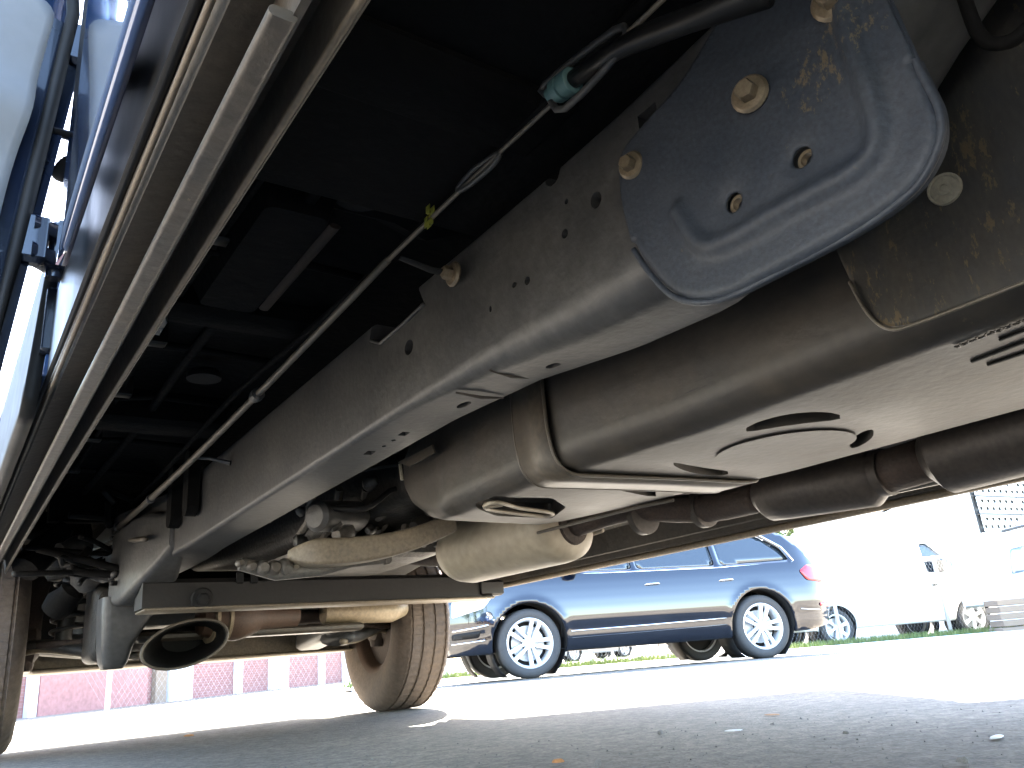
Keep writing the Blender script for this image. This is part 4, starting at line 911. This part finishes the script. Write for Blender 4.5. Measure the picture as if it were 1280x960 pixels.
for sd in (1,-1):
    # window chrome, door handles, sill strips, door gaps, mirror, roof rail, lights
    MB().tube([on(x,z,.003,sd) for x,z in [(1.05,1.12),(.2,1.112),(-1.0,1.108),(-2.1,1.14)]],.010,8).build('window_trim',mChrome,suv,180)
    MB().tube([on(x,z,.003,sd) for x,z in [(-2.12,1.15),(-2.02,1.34),(-1.74,1.53),(-1.04,1.615),(-.3,1.64),(.14,1.61)]],.014,8).build('window_trim',mChrome,suv,180)
    for xh in (.02,-.98):
        MB().tube([on(xh,.945,.002,sd),on(xh-.03,.95,.03,sd),on(xh-.17,.953,.03,sd),on(xh-.20,.95,.002,sd)],.015,8,flat=.7).build('door_handle',mChrome,suv,180)
    MB().tube([on(x,z,.006,sd) for x,z in [(1.0,.475),(0,.485),(-1.0,.50)]],.014,8,flat=.7).build('sill_strip',mChrome,suv,180)
    MB().tube([on(x,z,.006,sd) for x,z in [(1.0,.40),(0,.41),(-1.0,.425)]],.010,8,flat=.7).build('sill_strip',mSUV,suv,180)
    for gx in ([(1.12,.42),(1.10,.8),(1.02,1.1)],[(.10,.42),(.10,.8),(.11,1.1)],[(-.96,.46),(-1.0,.6),(-1.03,.8),(-1.02,1.1)]):
        MB().tube([on(x,z,-.001,sd) for x,z in gx],.006,6).build('door_gap',mBlack,suv,180)
    mi=on(.92,1.19,.14,sd); MB().lathe([(.02,-.09),(.075,-.08),(.10,-.02),(.095,.05),(.05,.085),(.01,.095)],18,Matrix.Translation(mi)@Matrix.Rotation(PI/2*sd,4,'Z')@Matrix.Diagonal((1,1,.75,1))).build('mirror',mSUV,suv,60)
    MB().tube([on(.90,1.13,-.02,sd),on(.91,1.16,.08,sd)],.025,8).build('mirror_stem',mBlackG,suv)
    MB().tube([on(x,z,-.05,sd)+Vector((0,0,.05)) for x,z in [(.0,1.66),(-.5,1.70),(-1.2,1.69),(-1.7,1.62)]],.016,8).build('roof_rail',mChrome,suv,180)
    # headlight and tail light follow the body corner
    Pn,Fq,_=sheet(round_poly([(2.36,.70),(2.02,.78),(1.92,.90),(2.16,.95),(2.35,.88)],.03,3),.03)
    solidify(mk('headlight',[(x,sd*(WS(x,z)+.022),z) for x,z in Pn],Fq,mHead,suv,60),.006)
    Pn,Fq,_=sheet(round_poly([(-2.54,.86),(-2.22,.90),(-2.14,1.02),(-2.30,1.10),(-2.50,1.06)],.03,3),.03)
    solidify(mk('tail_light',[(x,sd*(WS(x,z)+.022),z) for x,z in Pn],Fq,mRed,suv,60),.006)
    Pn,Fq,_=sheet([(-2.58,.56),(-2.36,.57),(-2.36,.61),(-2.58,.60)],.03)
    solidify(mk('side_reflector',[(x,sd*(WS(x,z)+.022),z) for x,z in Pn],Fq,mRed,suv,60),.005)
    MB().tube([on(x,z,.016,sd) for x,z in [(2.35,.56),(2.1,.58),(1.98,.60)]],.016,8,flat=.7).build('bumper_trim',mChrome,suv,180)
    MB().tube([on(x,z,.016,sd) for x,z in [(2.36,.42),(2.15,.43),(2.02,.44)]],.012,8,flat=.7).build('bumper_trim',mChrome,suv,180)
    MB().tube([on(x,z,.016,sd) for x,z in [(-2.58,.52),(-2.3,.53),(-2.05,.55)]],.010,8,flat=.7).build('bumper_trim',mChrome,suv,180)
    Pn,Fq,_=sheet(round_poly([(2.36,.46),(2.08,.47),(2.06,.545),(2.36,.53)],.02,3),.03)
    solidify(mk('air_intake',[(x,sd*(WS(x,z)+.018),z) for x,z in Pn],Fq,mBlack,suv,60),.004)
MB().box((2.44,-.42,.42),(2.49,.42,.86),b=.02).build('grille',mBlackG,suv)

# white van behind the fence
van=empty('white_van',(0,0,0),'white panel van behind the chain link fence, right of the suv','van')
pf=Pd(1222,796,15.6); pr_=Pd(1050,806,15.0); pf.z=gz(pf.x,pf.y); pr_.z=gz(pr_.x,pr_.y)
place_car(van,pf,pr_,.92)
WB=(Vector((pf.x,pf.y))-Vector((pr_.x,pr_.y))).length; hb=WB/2
ov=[(hb+.80,.32),(hb+.86,.55),(hb+.82,.95),(hb+.45,1.12),(hb-.1,1.22),(hb-.75,1.95),(hb-1.1,2.08),(0,2.12),(-hb-.95,2.10),(-hb-1.05,1.9),(-hb-1.12,.8),(-hb-1.12,.36),(-hb-.6,.32)]
wv=[(.25,.90),(.5,.98),(.9,1.0),(1.2,.98),(2.0,.86),(2.15,.80)]
wv_w=[[(hb+.02,1.25),(hb-.82,1.24),(hb-.82,1.82),(hb-.66,1.82)]]
WV=car('van',ov,(hb,-hb),.345,wv_w,wv,mWhite,.05,parent=van)
strip(WV,ov[0:5],mWhite,'hood',van,7,.02); strip(WV,ov[4:6],mGlassD,'windshield',van,7,.04); strip(WV,ov[5:10],mWhite,'roof',van,7,.03); strip(WV,ov[9:13],mWhite,'rear_doors',van,7,0); strip(WV,[(-hb-.6,.34),(hb+.8,.34)],mBlack,'underbody',van,5,0,.05)
put_wheels(car_wheel(.345,.22,6,False),van,(hb,-hb),.86,.345)
for sd in (1,-1):
    MB().tube([Vector((x,sd*(WV(x,z)+.004),z)) for x,z in [(hb-.9,.75),(0,.76),(-hb-1.0,.74)]],.012,8).build('side_moulding',mGalv,van,180)
    MB().tube([Vector((x,sd*(WV(x,z)+.004),z)) for x,z in [(hb-.8,1.97),(0,2.03),(-hb-.9,2.01)]],.012,8).build('roof_gutter',mGalv,van,180)
    MB().tube([Vector((x,sd*(WV(x,z)-.0),z)) for x,z in [(hb-.88,.45),(hb-.88,1.2),(hb-.88,1.85)]],.006,6).build('door_gap',mBlack,van,180)
    MB().box((hb-.70,sd*1.06-.05,1.22),(hb-.52,sd*1.06+.05,1.48),b=.02).build('mirror',mBlackG,van)
    MB().box((hb-.80,sd*(WV(hb-.7,1.0)+.02)-.015,.98),(hb-.65,sd*(WV(hb-.7,1.0)+.02)+.015,1.02),b=.006).build('door_handle',mBlackG,van)

# smaller cars far along the road, seen under the suv
def small_car(px,py,depth,yaw,paint,label,name):
    r=empty(name,(0,0,0),label,'car'); c0=Pd(px,py,depth); c0.z=gz(c0.x,c0.y); r.location=c0; r.rotation_euler=(0,0,yaw)
    oc=[(2.1,.25),(2.15,.6),(1.9,.78),(1.1,.92),(.45,1.38),(-.9,1.42),(-1.6,1.05),(-2.05,.98),(-2.12,.5),(-2.0,.25)]
    wc=[(.2,.80),(.5,.87),(.9,.86),(1.45,.62)]
    Wc=car(name,oc,(1.3,-1.3),.31,[[(.85,.97),(-.1,.97),(-.1,1.33),(.42,1.31)],[(-.18,.97),(-1.35,1.0),(-.9,1.33),(-.18,1.34)]],wc,paint,.07,parent=r)
    strip(Wc,oc[0:4],paint,'hood',r); strip(Wc,oc[3:5],mGlassD,'windshield',r); strip(Wc,oc[4:6],paint,'roof',r); strip(Wc,oc[5:7],mGlassD,'rear_window',r); strip(Wc,oc[6:10],paint,'boot',r,7,0)
    put_wheels(car_wheel(.31,.2,5,False),r,(1.3,-1.3),.74,.31)
    return r
yaw0=math.atan2(E_AX.y,E_AX.x)
small_car(735,818,33,yaw0+.3,mGalv,'small silver car parked far beyond, glimpsed under the suv','silver_car')
small_car(905,812,27,yaw0-.1,mSUV,'small dark car parked far beyond, glimpsed between the suv wheels','dark_car')

nb=small_car(905,812,27,0,mGalv,'unseen grey car added on the driver side of the truck to block sky light','sky_blocker_car'); nb.location=(-2.55,.3,0); nb.rotation_euler=(0,0,PI/2+.05)  # unseen car, added beside the truck to cut sky light from the left
# ------------------------------------------------------------------ verge, fence, buildings, trees
BASE=(Pd(664,848,9.0)+Pd(957,823,9.8))/2; BASE.z=0
AW=-TOCAM                                              # direction away from the camera, square to the suv
def rd(u,v): p=BASE-E_AX*u+AW*v; return Vector((p.x,p.y,gz(p.x,p.y)))   # u along the road to the right, v beyond the suv's near wheels
kerb=MB()
V=[];F=[]
us=np.linspace(-3.3,40,96)
secs=[]
for u in us:
    a=rd(u,2.35); b=rd(u,2.5); secs.append([(a.x,a.y,a.z-.05),(a.x,a.y,a.z+.06),(b.x,b.y,b.z+.07),(b.x,b.y,b.z-.05)])
tag(MB().loft(secs).build('kerb',mConcrete,None,30),kind='structure')
for u in us:
    for v in (2.5,3.1,3.8,4.6): p=rd(u,v); V.append((p.x,p.y,p.z+.055))
for i in range(len(us)-1):
    for k in range(3): F.append((i*4+k,i*4+k+1,i*4+k+5,i*4+k+4))
tag(mk('verge',V,F,mSoil,None,180),kind='structure')
V=[];F=[]
for k in range(16000):
    u=rng.uniform(-3.3,13); v=2.52+2.0*rng.random()**1.4; p=rd(u,v); h=rng.uniform(.03,.13); a=rng.uniform(0,PI); w_=rng.uniform(.006,.014); b=len(V)
    dx,dy=math.cos(a)*w_,math.sin(a)*w_; lx,ly=rng.normal(0,.03),rng.normal(0,.03)
    V+=[(p.x-dx,p.y-dy,p.z+.05),(p.x+dx,p.y+dy,p.z+.05),(p.x+lx,p.y+ly,p.z+.055+h)]; F.append((b,b+1,b+2))
tag(mk('grass',V,F,mGrass,None,None),'patchy green and yellow grass on the verge behind the suv','grass',kind='stuff')
# chain link fence
f0=rd(0,4.1)
fence=empty('chain_link_fence',f0,'galvanised chain link fence with posts in front of the white van','fence')
def fl(u,v,z): p=rd(u,v)-f0; return (p.x,p.y,rd(u,v).z-f0.z+z)
for u in np.arange(-6.6,14,2.45):
    MB().tube([fl(u,4.1,0),fl(u,4.1,1.55)],.035,10).build('post',mGalv,fence)
MB().tube([fl(u,4.1,1.52) for u in np.linspace(-6.6,13,9)],.02,8).build('rail',mGalv,fence,180)
wm=MB(); Hh=1.5
for k in range(int(19.5/.075)):
    u=-6.6+k*.075
    for s in (1,-1):
        wm.tube([fl(u,4.06,.03),fl(u+s*Hh*.6,4.06,.03+Hh)],.0009,3,caps=False)
tag(wm.build('wire_mesh',mGalv,fence,180,False),kind='stuff')

# white trailer at the right edge with a rounded window
def yaw_box(name,label,cat,c0,L,D,z0,z1,m,rz,b=.04):
    r=empty(name,c0,label,cat,rz=rz); MB().box((0,0,z0),(L,D,z1),b=b).build('wall',m,r,30); return r
RZ=math.atan2(-E_AX.y,-E_AX.x)
c0=Pd(1254,758,14.2); c0.z=gz(c0.x,c0.y)
trl=yaw_box('white_trailer','white trailer with a rounded grey window at the right edge','trailer',c0,6,.9,.50,1.78,mWhite,RZ)
q=[]
def tl(px,py):                                           # point on the trailer's near wall
    d=M3@_ray(px,py); nrm=Vector((-math.sin(RZ),math.cos(RZ),0)); t=(c0-CAM).dot(nrm)/d.dot(nrm); p=CAM+d*t-c0
    return (p.x*math.cos(RZ)+p.y*math.sin(RZ),p.z)
wp=round_poly([tl(1259,686),tl(1310,674),tl(1312,708),tl(1262,720)],.10,5)
Pn,Fq,_=sheet(wp,.05); solidify(mk('window',[(x,-.012,z) for x,z in Pn],Fq,mPane,trl,60),.01)
MB().tube([(x,-.015,z) for x,z in wp],.02,8,closed=True).build('window_frame',mGalv,trl,180)
a=tl(1252,664); b=tl(1300,652); MB().tube([(a[0],-.02,a[1]),(b[0],-.02,b[1])],.03,8).build('roof_trim',mFrame,trl)
MB().tube([(5.5,.3,.0),(5.5,.3,.55)],.06,10).build('leg',mGalv,trl)
put=car_wheel(.33,.2,6,False); put.parent=trl; put.location=(3.2,.15,.33); put.rotation_euler=(0,0,PI)
# planked skirt below it
c1=Pd(1256,790,13.6); c1.z=gz(c1.x,c1.y)
skirt=empty('plank_stack',c1,'stack of weathered brown planks under the white trailer','planks',rz=RZ)
for k in range(5):
    MB().box((0+random.uniform(-.04,.04),0,.02+.115*k),(2.4,.30,.02+.115*k+.10),b=.008).build('plank',mWood,skirt)
# building with perforated cladding above
c2=Pd(1248,760,21); c2.z=gz(c2.x,c2.y)
bl=empty('clad_building',c2,'pale building with rows of perforated white panels at upper right','building',rz=RZ+.25)
MB().box((-.2,.06,-.3),(9,6,7.2),b=.03).build('wall',mConcrete,bl)
z=2.55
for r_ in range(4):
    for k in range(4):
        x0=.25+k*2.0; holes=[]
        for i in range(7):
            for j in range(2): holes.append(disc(x0+.12+i*.29+(.14 if j%2 else 0),z+.13+j*.21,.078,10,.7))
        Pn,Fq,_=sheet([(x0,z),(x0+1.97,z),(x0+1.97,z+.46),(x0,z+.46)],.033,[h for h in holes if max(q[0] for q in h)<x0+1.96])
        solidify(mk('perforated_panel',[(x,-.05,zz) for x,zz in Pn],Fq,mWhite,bl,60),.01)
    MB().box((.2,-.07,z-.035),(8.3,.05,z-.005)).build('panel_rail',mFrame,bl)
    z+=.50
MB().box((.2,.02,2.5),(8.3,.055,4.6)).build('panel_backing',mFrame,bl)
# white gabled house
c3=Pd(985,790,30); c3.z=gz(c3.x,c3.y)
hs=empty('white_house',c3,'white gabled house behind the van','house',rz=RZ+.1)
MB().box((0,0,-.3),(8,7,3.4),b=.02).build('wall',mWhite,hs)
MB().loft([[(-.3,-.3,3.35),(-.3,7.3,3.35),(-.3,3.5,5.9)],[(8.3,-.3,3.35),(8.3,7.3,3.35),(8.3,3.5,5.9)]]).build('roof',mRoof,hs)
for x in (1.5,4,6.2):
    wf=MB().box((x,-.05,1.2),(x+.9,.01,2.4),b=.01).build('window',mFrameW,hs); MB().box((x+.08,-.06,1.28),(x+.82,-.045,2.32)).build('pane',mPane,wf)
# pink brick building on the left, seen under the front of the truck
g0=Pd(-60,912,12.0); g1=Pd(470,845,27.0); g0.z=gz(g0.x,g0.y); g1.z=g0.z
rzb=math.atan2(g1.y-g0.y,g1.x-g0.x); Lb=(g1-g0).length
brk=empty('brick_building',g0,'low red brick building with pale doors beyond the front bumper','building',rz=rzb)
def brick_mat():
    m=bpy.data.materials.new('brick courses'); m.use_nodes=True; t=m.node_tree; b=t.nodes['Principled BSDF']; b.inputs['Roughness'].default_value=.9
    tc=t.nodes.new('ShaderNodeTexCoord'); mp=t.nodes.new('ShaderNodeMapping'); mp.inputs['Rotation'].default_value=(PI/2,0,0); t.links.new(tc.outputs['Object'],mp.inputs[0])
    br=t.nodes.new('ShaderNodeTexBrick'); br.inputs['Scale'].default_value=4.4; br.inputs['Color1'].default_value=(.30,.145,.13,1); br.inputs['Color2'].default_value=(.25,.115,.105,1); br.inputs['Mortar'].default_value=(.32,.25,.23,1); br.inputs['Mortar Size'].default_value=.012
    t.links.new(mp.outputs[0],br.inputs['Vector']); t.links.new(br.outputs['Color'],b.inputs['Base Color'])
    bp=t.nodes.new('ShaderNodeBump'); bp.inputs['Strength'].default_value=.4; bp.invert=True; t.links.new(br.outputs['Fac'],bp.inputs['Height']); t.links.new(bp.outputs[0],b.inputs['Normal'])
    return m
MB().box((-3,.05,-.4),(Lb+8,7,4.2)).build('wall',brick_mat(),brk)
MB().box((-3.1,-.05,4.1),(Lb+8.1,7.1,4.4),b=.03).build('parapet',mConcrete,brk)
mPinkP=mat('pink render',(.33,.165,.15),.85,dirt=(.30,.15,.135),dirt_amt=.4,scale=1.5)
MB().box((1.6,-.02,-.3),(4.4,.04,3.2),b=.01).build('rendered_panel',mPinkP,brk)
for x,wd,m in ((.35,.6,mFrameW),(1.35,.18,mFrameW),(4.6,.35,mWood),(5.05,.8,mFrameW),(7.6,.25,mFrameW),(9.2,.9,mFrameW),(12,.25,mFrameW),(13.6,.9,mFrameW)):
    d_=MB().box((x,-.06,-.2),(x+wd,.045,2.3),b=.01).build('door' if wd>.5 else 'pilaster',m,brk)
    if wd>.5: MB().box((x+.12,-.075,.9),(x+wd-.12,-.055,2.1)).build('pane',mPane,d_)
def tree(name,label,c_,H,R,zc,n):
    r=empty(name,c_,label,'tree')
    MB().tube([(0,0,0),(.05,.02,H*.3),(-.05,.06,H*.6),(0,0,H*.85)],[.20,.15,.09,.03],10).build('trunk',mBark,r,180)
    for k in range(6):
        a=2*PI*k/6; MB().tube([(0,0,H*(.35+.06*k)),(R*.4*math.cos(a),R*.4*math.sin(a),H*(.5+.06*k)),(R*.8*math.cos(a),R*.8*math.sin(a),H*(.6+.05*k))],[.07,.045,.015],7).build('limb',mBark,r,180)
    cl=[(rng.normal(0,R*.5),rng.normal(0,R*.5),zc+rng.normal(0,H*.16)) for _ in range(26)]
    V=[];F=[]
    for k in range(n):
        cx,cy,cz=cl[rng.integers(len(cl))]; d=rng.normal(0,1,3); d/=np.linalg.norm(d); q=np.array((cx,cy,cz))+d*R*.32*rng.random()**.5
        a=rng.normal(0,1,3); a/=np.linalg.norm(a); b2=np.cross(a,rng.normal(0,1,3)); b2/=np.linalg.norm(b2); s=rng.uniform(.05,.13); b=len(V)
        V+=[tuple(q-a*s),tuple(q+b2*s*.5),tuple(q+a*s),tuple(q-b2*s*.5)]; F.append((b,b+1,b+2,b+3))
    mk('crown',V,F,mLeaf,r,None)
for px,dp,H,R,lab in ((972,26,6.0,2.3,'leafy tree beyond the suv roof, left of the white house'),(915,44,8.5,2.8,'taller leafy tree farther back behind the suv')):
    c_=Pd(px,790,dp); c_.z=gz(c_.x,c_.y); tree('tree',lab,c_,H,R,H*.66,9000)

# ------------------------------------------------------------------ litter and stones on the asphalt
def bit(name,label,cat,px,py,m,sx,sy,sz,grp=None):
    p=P(px,py,'z',.004); n=9; V=[];F=[]
    rr=[random.uniform(.55,1.35) for _ in range(n)]
    for zz,sc in ((0,1),(sz*.6,.9),(sz,.55)):
        for k in range(n): V.append((sx*sc*rr[k]*math.cos(2*PI*k/n),sy*sc*rr[k]*math.sin(2*PI*k/n),zz+random.uniform(0,sz*.25)))
    for i in range(2):
        for k in range(n): F.append((i*n+k,i*n+(k+1)%n,(i+1)*n+(k+1)%n,(i+1)*n+k))
    F.append(tuple(2*n+k for k in range(n))); F.append(tuple(range(n-1,-1,-1)))
    o=mk(name,V,F,m,None,40); o.location=(p.x,p.y,.003); o.rotation_euler=(0,0,random.uniform(0,3)); return tag(o,label,cat,grp)
bit('litter_scrap','white paper scrap on the asphalt at lower right','litter',1246,921,mPaper,.026,.011,.003)
bit('litter_scrap','pale paper scrap on the asphalt below the suv rear wheel','litter',918,913,mPaper,.022,.010,.0025)
bit('pale_stone','larger pale stone on the asphalt at lower centre','stone',825,918,mStone,.008,.007,.008)
bit('pale_stone','pale stone at the bottom edge, right of the dry leaf','stone',748,957,mStone,.007,.007,.008)
bit('pale_stone','pale stone near the lower right corner','stone',1204,953,mStone,.008,.008,.008)
bit('pale_stone','small pale stone between the two paper scraps','stone',1057,917,mStone,.006,.006,.005)
bit('dry_leaf','curled orange dry leaf at the bottom edge of the asphalt','leaf',697,953,mDryLeaf,.012,.008,.006)
bit('dry_leaf','flat brown leaf at the far edge of the shadow','leaf',965,893,mDryLeaf,.035,.014,.002)
bit('dry_leaf','small orange leaf in the shadow left of the front tyre','leaf',237,920,mDryLeaf,.025,.018,.006)
V=[];F=[]
for k in range(1100):
    a=rng.uniform(-.2,1.35); d=.55+1.7*rng.random()**1.2; x=d*math.sin(a); y=d*math.cos(a); s=rng.uniform(.0006,.0022)*(1+.5*d); b=len(V)
    for i in range(4):
        an=PI/2*i+rng.uniform(-.4,.4); V.append((x+s*math.cos(an)*rng.uniform(.7,1.3),y+s*math.sin(an)*rng.uniform(.7,1.3),-.001))
    V.append((x+rng.normal(0,s*.3),y+rng.normal(0,s*.3),s*rng.uniform(.5,1.1)))
    F+=[(b,b+1,b+4),(b+1,b+2,b+4),(b+2,b+3,b+4),(b+3,b,b+4)]
tag(mk('grit',V,F,mStone,None,None),'fine pale grit scattered over the shaded asphalt','grit',kind='stuff')

for px,(x,y,H,R) in enumerate(((-9,2,6.5,2.4),(-11,-4,7.5,2.8),(-8,-10,7,2.6),(2,-14,8,2.8))):  # unseen trees, added for dark suv reflections and less low sky light
    tree('tree',('unseen tree added behind the open door for dark reflections and less sky light','big unseen tree added to darken the suv reflections','unseen tree added behind the tailgate side for dark reflections','unseen tree added straight behind the truck for dark reflections')[px],Vector((x,y,gz(x,y))),H,R,H*.62,4500)
